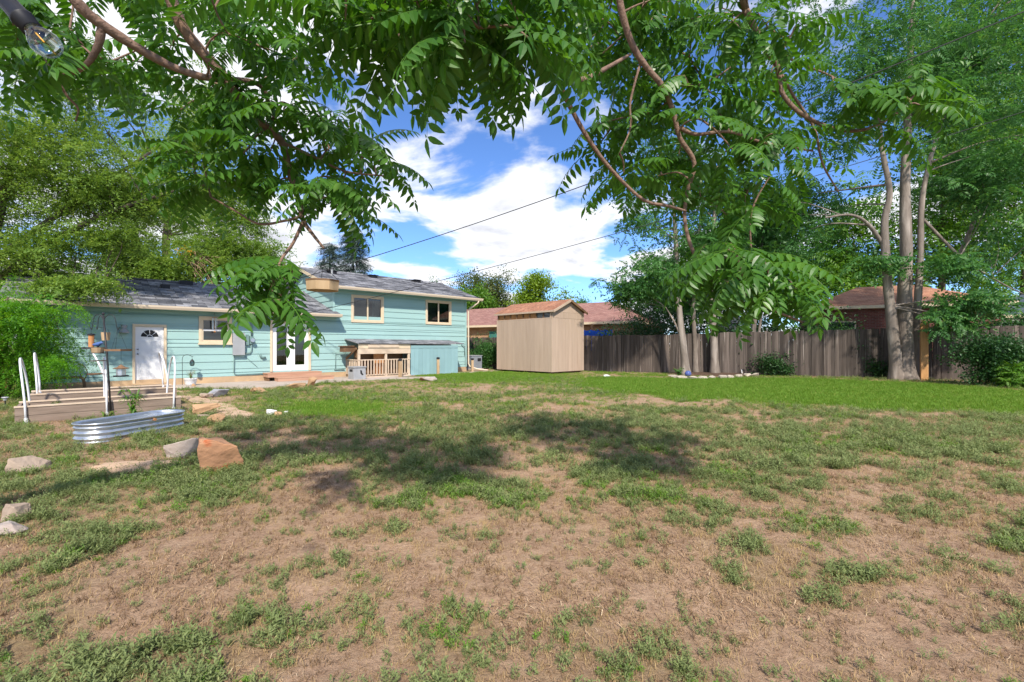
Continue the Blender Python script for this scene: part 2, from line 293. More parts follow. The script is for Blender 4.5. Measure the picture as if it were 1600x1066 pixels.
def region(x, y):
    """where weeds, lawn and bare earth lie in the yard (world position in, 0..1 densities out)"""
    yy = np.maximum(y, .4); px = 800+x/yy*FPX; py = HZ+CH*FPX/yy
    n = fbm(x, y, 1.1, 21); nf = fbm(x, y, 3.5, 41, 3)
    w = np.interp(py, [575, 600, 640, 680, 735, 770, 850, 950, 1100], [.52, .52, .64, .70, .62, .48, .43, .46, .50])
    w = w+.16*np.clip((520-px)/400, 0, 1)*(py > 700)-.02
    for cx, cy, rx, ry, k in [(850,742,70,22,-.4),(475,728,60,18,-.45),(200,728,80,20,-.6),(260,930,110,55,-.38),(330,870,90,30,-.25),(900,900,160,60,-.10),
            (1400,870,180,60,-.16),(1300,1000,200,60,-.10),(1140,885,60,40,.35),(1400,900,120,16,.22),(300,800,160,40,.28),(100,860,110,50,.25),(560,720,130,22,.2),(750,720,60,16,.25),
            (950,730,70,18,.22),(650,1000,50,70,.2),(500,1000,120,60,.22),(980,810,90,40,.18),(1020,690,250,22,.12),(1350,690,260,40,.15),(690,605,90,9,-.30),(980,626,120,7,-.28),
            (700,770,160,20,-.12),(1380,780,200,30,-.12),(620,840,200,40,-.15),(370,640,45,9,-.5),(330,628,35,8,-.5),(1530,616,60,5,-.3),(1000,622,200,6,-.1)]:
        w = w+k*blob(px, py, cx, cy, rx, ry)
    weed = np.clip((w+(n-.5)*1.35+(nf-.5)*1.2-.26)/.55, 0, 1)
    top = np.interp(px, [880, 940, 1050, 1250, 1450, 1600, 2000], [590, 590, 592, 592, 600, 612, 620]); bot = np.interp(px, [840, 900, 1000, 1150, 1350, 1600, 2000], [596, 606, 618, 628, 640, 647, 655])
    lw = np.clip((py-top)/4+.5, 0, 1)*np.clip((bot-py+(n-.5)*22)/7+.5, 0, 1)*np.clip((px-860)/90, 0, 1)
    lw = np.maximum(lw, .9*blob(px, py, 520, 640, 110, 14)*1.2); lw = np.maximum(lw, .85*blob(px, py, 760, 590, 140, 9)); lw = np.maximum(lw, .5*blob(px, py, 900, 596, 150, 8))
    lw = np.maximum(lw, .35*(py < 640)*(py > 575)*np.clip(n*2-.5, 0, 1))
    lw = np.clip(lw*1.1+(nf-.5)*.5*(lw > .05), 0, 1)
    return weed, lw

def ground_obj():
    ys = np.concatenate([np.arange(-6, 1.2, .4), np.arange(1.2, 6, .05), np.arange(6, 13, .1), np.arange(13, 32, .5), np.array([36, 45, 60, 90, 150, 300, 700])])
    xs = np.concatenate([np.array([-700,-300,-120,-60,-40,-30,-24]), np.arange(-20, -9, .5), np.arange(-9, 9, .09), np.arange(9, 24, .5), np.array([24,30,40,60,120,300,700])])
    X, Y = np.meshgrid(xs, ys); Z = gz(X, Y); nx, ny = len(xs), len(ys)
    v = np.stack([X, Y, Z], -1).reshape(-1, 3)
    i = np.arange(ny-1)[:, None]*nx+np.arange(nx-1)[None]; f = np.stack([i, i+1, i+nx+1, i+nx], -1).reshape(-1, 4)
    me = bpy.data.meshes.new('ground'); me.vertices.add(len(v)); me.vertices.foreach_set('co', v.ravel()); me.loops.add(f.size); me.loops.foreach_set('vertex_index', f.ravel())
    me.polygons.add(len(f)); me.polygons.foreach_set('loop_start', np.arange(len(f))*4); me.polygons.foreach_set('loop_total', np.full(len(f), 4)); me.update(); me.validate()
    me.polygons.foreach_set('use_smooth', [True]*len(f))
    wd, lw = region(v[:,0], v[:,1]); far = (np.abs(v[:,0]) > 19)|(v[:,1] > 31)|(v[:,1] < 1.0)|(np.abs(v[:,0]) > 1.6*np.maximum(v[:,1], .5)+2); wd = np.where(far, .55, wd); lw = np.where(far, .25, lw); a = me.attributes.new('thatch', 'FLOAT', 'POINT'); a.data.foreach_set('value', np.clip(wd*.55+lw, 0, 1).astype(np.float32))
    a = me.attributes.new('turf', 'FLOAT', 'POINT'); a.data.foreach_set('value', lw.astype(np.float32))
    m = bpy.data.materials.new('yard_soil'); m.use_nodes = True; nt = m.node_tree; N = nt.nodes; L = nt.links; b = N['Principled BSDF']; b.inputs['Roughness'].default_value = .95; b.inputs['Specular IOR Level'].default_value = .1
    tc = N.new('ShaderNodeTexCoord')
    def noi(s, d=8, ro=.65):
        n = N.new('ShaderNodeTexNoise'); L.new(tc.outputs['Object'], n.inputs['Vector']); n.inputs['Scale'].default_value = s; n.inputs['Detail'].default_value = d; n.inputs['Roughness'].default_value = ro; return n.outputs[0]
    def ramp(v, cols):
        r = N.new('ShaderNodeValToRGB'); L.new(v, r.inputs[0]); e = r.color_ramp.elements
        e[0].position, e[0].color = cols[0][0], (*cols[0][1], 1); e[1].position, e[1].color = cols[-1][0], (*cols[-1][1], 1)
        for p, c in cols[1:-1]: k = e.new(p); k.color = (*c, 1)
        return r.outputs[0]
    def mix(f, a, b_, k=1):
        x = N.new('ShaderNodeMix'); x.data_type = 'RGBA'
        if isinstance(f, float): x.inputs[0].default_value = f
        else: L.new(f, x.inputs[0])
        L.new(a, x.inputs[6]); L.new(b_, x.inputs[7]); return x.outputs[2]
    dirt = ramp(noi(1.3), [(.3, (.32,.19,.12)), (.5, (.43,.28,.185)), (.7, (.50,.345,.235))])
    speck = ramp(noi(38, 6, .75), [(.35, (.17,.10,.065)), (.5, (.42,.275,.18)), (.68, (.56,.41,.295))])
    d2a = mix(.55, dirt, speck); dk = ramp(noi(5.5, 9, .7), [(.40, (.19,.115,.072)), (.55, (.42,.29,.195))]); d2 = mix(.35, d2a, dk)
    th = ramp(noi(22, 6, .7), [(.35, (.11,.085,.04)), (.55, (.24,.185,.085)), (.7, (.33,.27,.12))])
    at = N.new('ShaderNodeAttribute'); at.attribute_name = 'thatch'; d3 = mix(at.outputs['Fac'], d2, th)
    tf = ramp(noi(30, 5, .7), [(.35, (.06,.12,.015)), (.65, (.12,.21,.03))]); at2 = N.new('ShaderNodeAttribute'); at2.attribute_name = 'turf'
    hm = N.new('ShaderNodeMath'); hm.operation = 'MULTIPLY'; hm.inputs[1].default_value = .8; L.new(at2.outputs['Fac'], hm.inputs[0])
    L.new(mix(hm.outputs[0], d3, tf), b.inputs['Base Color'])
    bp = N.new('ShaderNodeBump'); bp.inputs['Strength'].default_value = .9; bp.inputs['Distance'].default_value = .03; L.new(noi(26, 10, .72), bp.inputs['Height']); L.new(bp.outputs[0], b.inputs['Normal'])
    me.materials.append(m); o = bpy.data.objects.new('ground', me); C.objects.link(o); tag(o, kind='structure'); o['label'] = 'bare tan earth of the yard with weeds and turf'
    return o
ground_obj()

# ------------------------------------------------------------------ scattering: a mesh that holds its own templates and points
_ngs = {}
def scatter_group(nv):
    if nv in _ngs: return _ngs[nv]
    ng = bpy.data.node_groups.new('scatter%d' % nv, 'GeometryNodeTree'); N = ng.nodes; L = ng.links
    ng.interface.new_socket('Geometry', in_out='INPUT', socket_type='NodeSocketGeometry'); ng.interface.new_socket('Geometry', in_out='OUTPUT', socket_type='NodeSocketGeometry')
    gi = N.new('NodeGroupInput'); go = N.new('NodeGroupOutput')
    def attr(n, t):
        a = N.new('GeometryNodeInputNamedAttribute'); a.data_type = t; a.inputs['Name'].default_value = n; return a.outputs['Attribute']
    var = attr('var', 'INT')
    def sep(k):
        c = N.new('FunctionNodeCompare'); c.data_type = 'INT'; c.operation = 'EQUAL'; L.new(var, c.inputs[2]); c.inputs[3].default_value = k
        s = N.new('GeometryNodeSeparateGeometry'); s.domain = 'POINT'; L.new(gi.outputs[0], s.inputs[0]); L.new(c.outputs[0], s.inputs[1]); return s.outputs[0]
    jn = N.new('GeometryNodeJoinGeometry')
    for k in range(nv):
        t = N.new('GeometryNodeGeometryToInstance'); L.new(sep(k), t.inputs[0]); L.new(t.outputs[0], jn.inputs[0])
    ip = N.new('GeometryNodeInstanceOnPoints'); L.new(sep(-1), ip.inputs['Points']); L.new(jn.outputs[0], ip.inputs['Instance']); ip.inputs['Pick Instance'].default_value = True
    L.new(attr('pick', 'INT'), ip.inputs['Instance Index'])
    er = N.new('FunctionNodeEulerToRotation'); L.new(attr('rot', 'FLOAT_VECTOR'), er.inputs[0]); L.new(er.outputs[0], ip.inputs['Rotation'])
    L.new(attr('sc', 'FLOAT'), ip.inputs['Scale']); L.new(ip.outputs[0], go.inputs[0]); _ngs[nv] = ng; return ng
def scatter(name, temps, pts, rot, sc, mats, parent=None, kind=None):
    """temps: list of MB templates; pts/rot/sc arrays"""
    n = len(pts); v = []; f = []; mi = []; var = []
    for k, t in enumerate(temps):
        b = len(v); v += t.v; f += [tuple(i+b for i in q) for q in t.f]; mi += t.m; var += [k]*len(t.v)
    nb = len(v); me = bpy.data.meshes.new(name); me.from_pydata(v+[tuple(p) for p in pts], [], f)
    for m in (mats if isinstance(mats, (list, tuple)) else [mats]): me.materials.append(m)
    me.polygons.foreach_set('material_index', mi)
    def at(nm, ty, key, arr): a = me.attributes.new(nm, ty, 'POINT'); a.data.foreach_set(key, np.ascontiguousarray(arr).ravel())
    at('var', 'INT', 'value', np.concatenate([np.array(var, np.int32), np.full(n, -1, np.int32)]))
    at('pick', 'INT', 'value', np.concatenate([np.zeros(nb, np.int32), RNG.integers(0, len(temps), n).astype(np.int32)]))
    at('sc', 'FLOAT', 'value', np.concatenate([np.ones(nb, np.float32), np.asarray(sc, np.float32)]))
    at('rot', 'FLOAT_VECTOR', 'vector', np.concatenate([np.zeros((nb, 3), np.float32), np.asarray(rot, np.float32)]))
    o = bpy.data.objects.new(name, me); C.objects.link(o); o.parent = parent
    md = o.modifiers.new('scatter', 'NODES'); md.node_group = scatter_group(len(temps))
    if kind: o['kind'] = kind
    return o

# ------------------------------------------------------------------ leaves and sprays
def rnd(a, b): return random.uniform(a, b)
def leaflet(mb, base, d, nrm, ln, w, mi=0, fold=.25, droop=.0, seg=2):
    """a pointed leaflet from base along d; nrm up side"""
    d = d.normalized(); s = d.cross(nrm)
    if s.length < 1e-4: s = d.orthogonal()
    s.normalize(); nr = s.cross(d)
    if seg == 1:
        mb.add([base, base+d*ln*.42+s*w/2+nr*fold*w*.4, base+d*ln-nr*droop*ln, base+d*ln*.42-s*w/2+nr*fold*w*.4], [(0,1,2),(0,2,3)], mi); return
    prof = [(.0, .05), (.18, .78), (.42, 1.0), (.72, .62)]; vs = []
    for t, k in prof:
        c = base+d*ln*t-nr*droop*ln*t*t; h = w/2*k
        vs += [c+s*h+nr*fold*h, c, c-s*h+nr*fold*h]
    vs.append(base+d*ln-nr*droop*ln); fs = []
    for i in range(3): a = i*3; fs += [(a, a+1, a+4, a+3), (a+1, a+2, a+5, a+4)]
    fs += [(9, 10, 12), (10, 11, 12)]; mb.add(vs, fs, mi)
def compound_leaf(mb, base, d, L, n, ll, lw, seg=2, droop=.5, hang=.5, mi=0, stem=True, rmi=0):
    """pinnate leaf: rachis from base along d, drooping under its weight"""
    d = Vector(d).normalized(); pts = []; K = 8; p = Vector(base); t = d.copy()
    for k in range(K+1):
        pts.append(p.copy()); t = (t+Vector((0,0,-1))*droop/K*(.6+.8*k/K)).normalized(); p = p+t*L/K
    if stem: mb.tube(pts, [.0045*(1-.75*k/K)*L/.45 for k in range(K+1)], 3, rmi, False)
    up = Vector((0,0,1))
    def at(f):
        x = f*K; i = min(int(x), K-1); return pts[i].lerp(pts[i+1], x-i), (pts[i+1]-pts[i]).normalized()
    for k in range(n):
        f = .2+.78*k/(n-1); q, t = at(f); s = t.cross(up)
        if s.length < .1: s = t.orthogonal()
        s.normalize(); nr = s.cross(t); kk = 1-.35*abs(f-.45)/.55
        for sg in (-1, 1):
            dd = s*sg*1.0+t*rnd(.35,.6)-nr*hang*rnd(.6,1.3); leaflet(mb, q+s*sg*.004, dd, nr+s*sg*.3, ll*kk*rnd(.88,1.1), lw*kk, mi, .3, rnd(.0,.18), seg)
    q, t = at(1.0); leaflet(mb, q, t-up*.2, up, ll*.8, lw*.8, mi, .3, .1, seg)
def spray_pinnate(seed, nl=5, L=.62, n=7, ll=.19, lw=.072):
    random.seed(seed); mb = MB()
    for k in range(nl):
        a = 2*math.pi*k/nl+rnd(-.4,.4); e = rnd(-.2,.55); compound_leaf(mb, (0,0,0), (math.cos(a)*math.cos(e), math.sin(a)*math.cos(e), math.sin(e)), L*rnd(.75,1.1), n, ll, lw, 1, rnd(.5,1.1), .4, 0, False)
    return mb
def spray_small(seed, nt=5, L=.6, n=8, ll=.085, lw=.045, droop=.6):
    random.seed(seed); mb = MB()
    for k in range(nt):
        a = rnd(0, 6.28); e = rnd(-.3,.8); p = Vector((0,0,0)); d = Vector((math.cos(a)*math.cos(e), math.sin(a)*math.cos(e), math.sin(e)))
        for j in range(n):
            d = (d+Vector((rnd(-.2,.2), rnd(-.2,.2), -droop/n*2))).normalized(); p = p+d*L/n
            for q in range(2):
                leaflet(mb, p, Vector((rnd(-1,1), rnd(-1,1), rnd(-.7,.4))), Vector((rnd(-.4,.4), rnd(-.4,.4), 1)), ll*rnd(.7,1.3), lw, 0, .2, 0, 1)
    return mb
def spray_broad(seed, n=26, r=.3, ll=.10, lw=.06):
    random.seed(seed); mb = MB()
    for k in range(n):
        p = Vector((random.gauss(0,1), random.gauss(0,1), random.gauss(0,.8)))*r*.55
        leaflet(mb, p, Vector((rnd(-1,1), rnd(-1,1), rnd(-.9,.3))), Vector((rnd(-.5,.5), rnd(-.5,.5), 1)), ll*rnd(.7,1.2), lw, 0, .2, .1, 1)
    return mb
def spray_needle(seed):
    random.seed(seed); mb = MB()
    for k in range(42):
        t = rnd(0, .7); p = Vector((t, rnd(-.1,.1)*(1.2-t), -.12*t)); leaflet(mb, p, Vector((rnd(.2,1), rnd(-1,1), rnd(-.5,.5))), Vector((0,0,1)), rnd(.10,.17), .03, 0, .1, 0, 1)
    return mb
SPR = {'pin': [spray_pinnate(s) for s in range(5)], 'pinbig': [spray_pinnate(40+s, 6, .62, 9, .17, .055) for s in range(5)], 'small': [spray_small(10+s) for s in range(5)], 'broad': [spray_broad(20+s) for s in range(5)],
       'mix': [spray_pinnate(s, 4, .6, 6, .2, .085) for s in range(4)]+[spray_broad(90+s, 16, .42, .19, .09) for s in range(4)], 'needle': [spray_needle(30+s) for s in range(4)], 'far': [spray_broad(50+s, 30, .55, .2, .12) for s in range(4)], 'feather': [spray_small(60+s, 6, .75, 13, .085, .032, .9) for s in range(5)],
       'pinfar': [spray_pinnate(70+s, 5, .8, 5, .28, .11) for s in range(2)]+[spray_broad(95+s, 22, .6, .26, .14) for s in range(3)]}
random.seed(11)

def smooth(pts, n=6):
    """Catmull-Rom through points"""
    pts = [Vector(p) for p in pts]
    if len(pts) < 3: return pts
    q = [pts[0]*2-pts[1]]+pts+[pts[-1]*2-pts[-2]]; out = []
    for i in range(1, len(q)-2):
        for k in range(n):
            t = k/n; a, b, c, d = q[i-1], q[i], q[i+1], q[i+2]
            out.append(.5*((2*b)+(c-a)*t+(2*a-5*b+4*c-d)*t*t+(3*b-a-3*c+d)*t**3))
    out.append(pts[-1]); return out

def tree(name, label, cat, stems, blobs, spray, nspray, leaf, bark, scl=(.8,1.25), group=None, limbs=True, clumps=7, clump_r=.33, flare=True, loc=None, tilt=.5, shell=.55, rseed=1, limb_r=.05):
    """stems: list of (points, r0, r1) world; blobs: list of (centre, radii, weight)"""
    random.seed(rseed); rg = np.random.default_rng(rseed)
    base = Vector(loc if loc is not None else stems[0][0][0]); t = empty(name, base, 0, label, cat, group)
    skel = []
    for pts, r0, r1 in stems:
        mb = MB(); q = smooth([Vector(p)-base for p in pts], 5); n = len(q)
        rr = [(r0+(r1-r0)*i/(n-1))*(1+(.55*math.exp(-max(p.z, 0)/.22) if flare else 0))*rnd(.95,1.05) for i, p in enumerate(q)]
        mb.tube(q, rr, 10); mb.build('trunk', bark, t, True); skel += [(p, rr[i]) for i, p in enumerate(q) if i > n*.3]
    W = sum(b[2] for b in blobs); P_ = []; lm = MB(); own = name in ('multi_stemmed_tree', 'slim_tree', 'fine_leaved_tree')
    for c, r, w in blobs:
        c = Vector(c)-base; r = Vector(r) if hasattr(r, '__len__') else Vector((r,)*3)
        nn = int(nspray*w/W); nc = max(3, int(clumps*w/W*len(blobs)))
        cc = []
        for k in range(nc):
            d = Vector((random.gauss(0,1), random.gauss(0,1), random.gauss(0,1))).normalized()*(rnd(shell, 1)); p = c+Vector((d.x*r.x, d.y*r.y, d.z*r.z)); cc.append(p)
        if limbs and skel:
            for p in cc:
                s, sr = min(skel, key=lambda a: (a[0]-p).length+max(0, a[0].z-p.z+.3)*3)
                mid = s.lerp(p, .5)+Vector((rnd(-.2,.2), rnd(-.2,.2), rnd(-.05,.3)))*min(1,(p-s).length/2); q = smooth([s, mid, p], 4); L0 = (p-s).length
                k0 = min(sr*.6, limb_r*(.4+.2*L0)); lm = MB() if own else lm; lm.tube(q, [k0+(.008-k0)*i/(len(q)-1) for i in range(len(q))], 5, 0, False)
                if own: lm.build('limb', bark, t, True)
        per = nn//nc; rm = (r.x+r.y+r.z)/3
        for p in cc: P_.append(np.array(p)+rg.normal(0, 1, (per, 3))*np.array([r.x, r.y, r.z*.8])*clump_r)
    if lm.f and not own: lm.build('limb', bark, t, True)['kind'] = 'stuff'
    pts = np.concatenate(P_); pts = pts[pts[:,2]+base.z > .12]; n = len(pts)
    rot = np.stack([rg.normal(0, tilt*.5, n), rg.normal(0, tilt*.5, n), rg.uniform(0, 6.28, n)], -1)
    scatter('crown', SPR[spray], pts, rot, rg.uniform(scl[0], scl[1], n), leaf, t, 'stuff')
    return t

# ================================================================== THE HOUSE (local x along the wall, y into the house)
def cells(x0, x1, z0, z1, holes):
    """rectangles that fill [x0,x1]x[z0,z1] around the holes, row by row"""
    zs = sorted({z0, z1}|{min(max(z, z0), z1) for h in holes for z in h[2:]}); out = []
    for a, b in zip(zs, zs[1:]):
        if b-a < 1e-4: continue
        hs = sorted((h[0], h[1]) for h in holes if h[2] < b-1e-4 and h[3] > a+1e-4); x = x0
        for p, q in hs:
            if p > x: out.append((x, min(p, x1), a, b))
            x = max(x, q)
        if x < x1: out.append((x, x1, a, b))
    return out
def on_house(s, y, z=0): return Vector((HO.x+U.x*s+V.x*y, HO.y+U.y*s+V.y*y, z))
house = empty('house', (HO.x, HO.y, 0), HROT, 'teal lap sided split level house with grey shingle roofs across the back of the yard', 'house')
LW0, LW1, TW1 = -3.05, 6.31, 13.56
DOOR = (-.44, .47, .13, 2.12); WIN = (1.40, 2.44, 1.46, 2.46); FR = (3.76, 5.32, .36, 2.40); W1 = (7.08, 8.66, 2.44, 3.68); W2 = (10.97, 12.56, 2.48, 3.72)
holes = [DOOR, WIN, FR, W1, W2]
wall = MB()
for x0, x1, z0, z1 in cells(LW0, LW1, .0, 2.72, holes): wall.box(x0, x1, .0, .16, z0, z1)
for x0, x1, z0, z1 in cells(LW1, TW1, .0, 3.98, holes): wall.box(x0, x1, .0, .16, z0, z1)
wall.box(LW0, LW0+.16, .16, 7.4, 0, 2.72); wall.box(TW1-.16, TW1, .16, 6.8, 0, 3.98); wall.box(LW0, LW1, 7.4, 7.56, 0, 2.72); wall.box(LW1, TW1, 6.8, 6.96, 0, 3.98)
wall.box(LW1, LW1+.16, .16, 6.8, 2.0, 3.98)
wall.prism([(LW1+.002, .0, 3.98), (LW1+.002, 6.6, 3.98), (LW1+.002, 3.3, 5.05)], (.15, 0, 0)); wall.prism([(TW1-.15, .0, 3.98), (TW1-.15, 6.6, 3.98), (TW1-.15, 3.3, 5.05)], (.148, 0, 0))
wallo = wall.build('wall', mt['siding'], house)
EXP = .275
def lap(x0, x1, z, h, par, mat, proud=.034):
    mb = MB(); mb.add([(x0,-proud,z),(x1,-proud,z),(x1,-.010,z+h),(x0,-.010,z+h),(x0,.0,z),(x1,.0,z),(x1,.0,z+h),(x0,.0,z+h)], [(0,1,2,3),(0,4,5,1),(3,2,6,7),(0,3,7,4),(1,5,6,2)])
    return mb.build('siding_board', mat, par)
random.seed(5)
for row in range(14):
    z = .25+row*EXP; top = z+EXP+.012
    runs = [(LW0, LW1)] if z < 2.6 else []
    runs += [(LW1, TW1)] if z < 3.9 else []
    if len(runs) == 2: runs = [(LW0, TW1)]
    for a, b in runs:
        for x0, x1, z0, z1 in cells(a, b, z, min(top, 2.70 if a < 0 and b <= LW1 else 3.97), [(h[0]+.03, h[1]-.03, h[2]+.03, h[3]-.03) for h in holes]):
            if z1-z0 < .015: continue
            cut = [x0]
            while x1-cut[-1] > 4.6: cut.append(cut[-1]+rnd(2.6, 4.0))
            cut.append(x1)
            for p, q in zip(cut, cut[1:]): lap(p+.001, q-.001, z0, z1-z0, wallo, mt['siding'])
# gable siding of the taller block, above the low roof
for row in range(10):
    z = 2.55+row*EXP
    if z > 4.9: break
    zt = min(z+EXP, 5.0); ym = 3.3; half = 3.3 if z < 3.98 else (5.05-z)/(5.05-3.98)*3.3; half2 = 3.3 if zt < 3.98 else (5.05-zt)/(5.05-3.98)*3.3
    mb = MB(); mb.add([(LW1-.034, ym-half, z), (LW1-.034, ym+half, z), (LW1-.010, ym+half2, zt), (LW1-.010, ym-half2, zt), (LW1, ym-half, z), (LW1, ym+half, z)], [(3,2,1,0), (0,1,5,4)]); mb.build('siding_board', mt['siding'], wallo)
MB().box(LW1-.05, LW1+.04, -.045, .02, 2.62, 3.95).build('corner_trim', mt['siding'], house)
MB().box(TW1-.07, TW1+.02, -.05, .03, .25, 3.95).build('corner_trim', mt['siding'], house)
fb = MB(); fb.box(LW0-.01, TW1+.01, -.028, .0, -.1, .25); fb.build('foundation', mt['found'], house)

def roof(par, x0, x1, yr, zr, ye, ze, mat, yb, zb, course=.145, th=.03):
    """two slopes with stepped shingle courses; front eave at (ye,ze), ridge (yr,zr), back eave (yb,zb)"""
    mb = MB()
    for (ya, za), (yc, zc) in (((ye, ze), (yr, zr)), ((yb, zb), (yr, zr))):
        L = math.hypot(yc-ya, zc-za); n = int(L/course)+1; ny, nz = -(zc-za)/L, abs(yc-ya)/L
        if yc < ya: ny = (zc-za)/L
        for k in range(n):
            t0, t1 = k/n, (k+1)/n; p0 = (ya+(yc-ya)*t0, za+(zc-za)*t0); p1 = (ya+(yc-ya)*t1, za+(zc-za)*t1); e = .012
            mb.add([(x0, p0[0]+ny*e, p0[1]+nz*e+th), (x1, p0[0]+ny*e, p0[1]+nz*e+th), (x1, p1[0], p1[1]+th), (x0, p1[0], p1[1]+th), (x0, p0[0], p0[1]+th), (x1, p0[0], p0[1]+th)], [(0,1,2,3), (4,5,1,0)])
        mb.add([(x0,ya,za),(x1,ya,za),(x1,yc,zc),(x0,yc,zc),(x0,ya,za+th),(x1,ya,za+th),(x1,yc,zc+th),(x0,yc,zc+th)], [(0,1,2,3),(0,4,5,1),(0,3,7,4),(1,5,6,2)])
    mb.box(x0, x1, yr-.12, yr+.12, zr+.0, zr+th+.018)
    return mb.build('roof', mat, par)
r1 = roof(house, LW0-.35, LW1+.12, 3.5, 4.00, -.5, 2.70, mt['shingle'], 7.6, 2.70)
r2 = roof(house, 6.0, 14.28, 3.3, 5.14, -.5, 3.92, mt['shingle'], 7.1, 3.92)
for x0, x1, z, rr in ((LW0-.36, LW1+.13, 2.70, r1), (5.99, 14.29, 3.92, r2)):
    g = MB(); pr = [(-.50, -.09), (-.585, -.09), (-.615, -.02), (-.62, .035), (-.60, .035), (-.59, .0), (-.50, .0)]
    g.prism([(x0, y, z+k) for y, k in pr], (x1-x0, 0, 0)); g.build('gutter', mt['gutter'], rr)
    MB().box(x0+.01, x1-.01, -.498, .0, z-.10, z-.07).build('soffit', mt['soffit'], rr)
    MB().box(x0+.01, x1-.01, -.498, -.47, z-.07, z+.0).build('fascia', mt['trim'], rr)
for yy0, yy1, z0, z1, xe in ((-.5, 3.3, 3.92, 5.14, 14.28), (-.5, 3.5, 2.70, 4.00, LW1+.12)):
    m = MB(); m.prism([(xe-.02, yy0, z0-.12), (xe-.02, yy0, z0+.028), (xe-.02, yy1, z1+.028), (xe-.02, yy1, z1-.12)], (.035, 0, 0)); 
    if xe > 10: m.build('rake_board', mt['trim'], r2)
MB().bar((5.99, -.5, 3.86), (5.99, 3.3, 5.08), .03, .13).build('rake_board', mt['trim'], r2)
def roof_z(y, ye, ze, yr, zr): return ze+(y-ye)/(yr-ye)*(zr-ze)
for s, y, w, h in ((.55, 2.3, .28, .14), (1.25, 3.2, .45, .16)):
    z = roof_z(y, -.5, 2.7, 3.5, 4.0); MB().box(s, s+w, y-.16, y+.16, z-.05, z+h).build('roof_vent', mt['blackplastic'], r1)
for s, y in ((7.1, 2.6), (9.3, 2.7), (12.0, 2.8)):
    z = roof_z(y, -.5, 3.92, 3.3, 5.14); m = MB(); m.box(s, s+.36, y-.17, y+.17, z-.05, z+.13); m.box(s-.05, s+.41, y-.22, y+.22, z+.132, z+.15); m.build('roof_vent', mt['blackplastic'], r2)
pv = MB(); z = roof_z(1.9, -.5, 3.92, 3.3, 5.14); pv.tube([(7.0,1.9,z-.1),(7.0,1.9,z+.35)], .045, 8); pv.build('vent_pipe', mt['grey'], r2)

def frame(par, h, w, mat, y0=-.06, y1=.0, name='trim'):
    m = MB(); m.box(h[0], h[1], y0, y1, h[3]-w, h[3]); m.box(h[0], h[1], y0, y1, h[2], h[2]+w); m.box(h[0], h[0]+w, y0, y1, h[2]+w, h[3]-w); m.box(h[1]-w, h[1], y0, y1, h[2]+w, h[3]-w); return m.build(name, mat, par)
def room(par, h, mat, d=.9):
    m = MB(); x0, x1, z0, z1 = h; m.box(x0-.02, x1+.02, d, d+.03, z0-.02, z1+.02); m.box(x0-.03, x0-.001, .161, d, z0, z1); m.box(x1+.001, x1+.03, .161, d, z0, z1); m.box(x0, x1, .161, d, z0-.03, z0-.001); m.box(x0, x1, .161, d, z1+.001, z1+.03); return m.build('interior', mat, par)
def curtain(par, x0, x1, z0, z1, y, mat, name='curtain', waves=7, amp=.025):
    m = MB(); n = waves*6; vs = []; 
    for i in range(n+1):
        x = x0+(x1-x0)*i/n; yy = y+amp*math.sin(i/6*2*math.pi); vs += [(x, yy, z0), (x, yy, z1)]
    m.add(vs, [(2*i, 2*i+2, 2*i+3, 2*i+1) for i in range(n)]); return m.build(name, mat, par, True)
# two sliding windows of the upper wall
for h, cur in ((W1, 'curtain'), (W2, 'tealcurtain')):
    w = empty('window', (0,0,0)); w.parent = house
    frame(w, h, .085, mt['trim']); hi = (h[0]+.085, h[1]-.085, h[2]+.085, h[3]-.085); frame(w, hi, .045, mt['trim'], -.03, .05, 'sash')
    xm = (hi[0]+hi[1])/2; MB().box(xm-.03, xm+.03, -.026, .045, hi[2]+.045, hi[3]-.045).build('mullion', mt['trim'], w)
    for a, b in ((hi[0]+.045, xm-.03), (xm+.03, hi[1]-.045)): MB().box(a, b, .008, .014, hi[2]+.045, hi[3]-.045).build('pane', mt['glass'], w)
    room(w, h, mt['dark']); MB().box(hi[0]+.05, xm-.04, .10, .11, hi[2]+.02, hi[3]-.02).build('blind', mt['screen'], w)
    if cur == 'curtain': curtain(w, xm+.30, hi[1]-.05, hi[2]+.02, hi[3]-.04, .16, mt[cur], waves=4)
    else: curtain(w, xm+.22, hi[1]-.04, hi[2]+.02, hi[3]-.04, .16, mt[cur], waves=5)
# kitchen window with a double hung sash
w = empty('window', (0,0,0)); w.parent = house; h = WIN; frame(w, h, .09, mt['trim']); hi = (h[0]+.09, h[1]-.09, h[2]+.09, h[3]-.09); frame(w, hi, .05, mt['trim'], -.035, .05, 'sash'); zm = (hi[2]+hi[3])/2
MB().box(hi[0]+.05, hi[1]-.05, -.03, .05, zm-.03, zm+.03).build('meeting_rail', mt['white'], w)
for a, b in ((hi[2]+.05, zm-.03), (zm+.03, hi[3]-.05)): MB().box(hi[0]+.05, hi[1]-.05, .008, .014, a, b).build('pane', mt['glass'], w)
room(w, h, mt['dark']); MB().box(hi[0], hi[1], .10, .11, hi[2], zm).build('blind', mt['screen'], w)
MB().box(h[0]-.03, h[1]+.03, -.11, -.061, h[2]-.03, h[2]+.02).build('sill', mt['trim'], w)
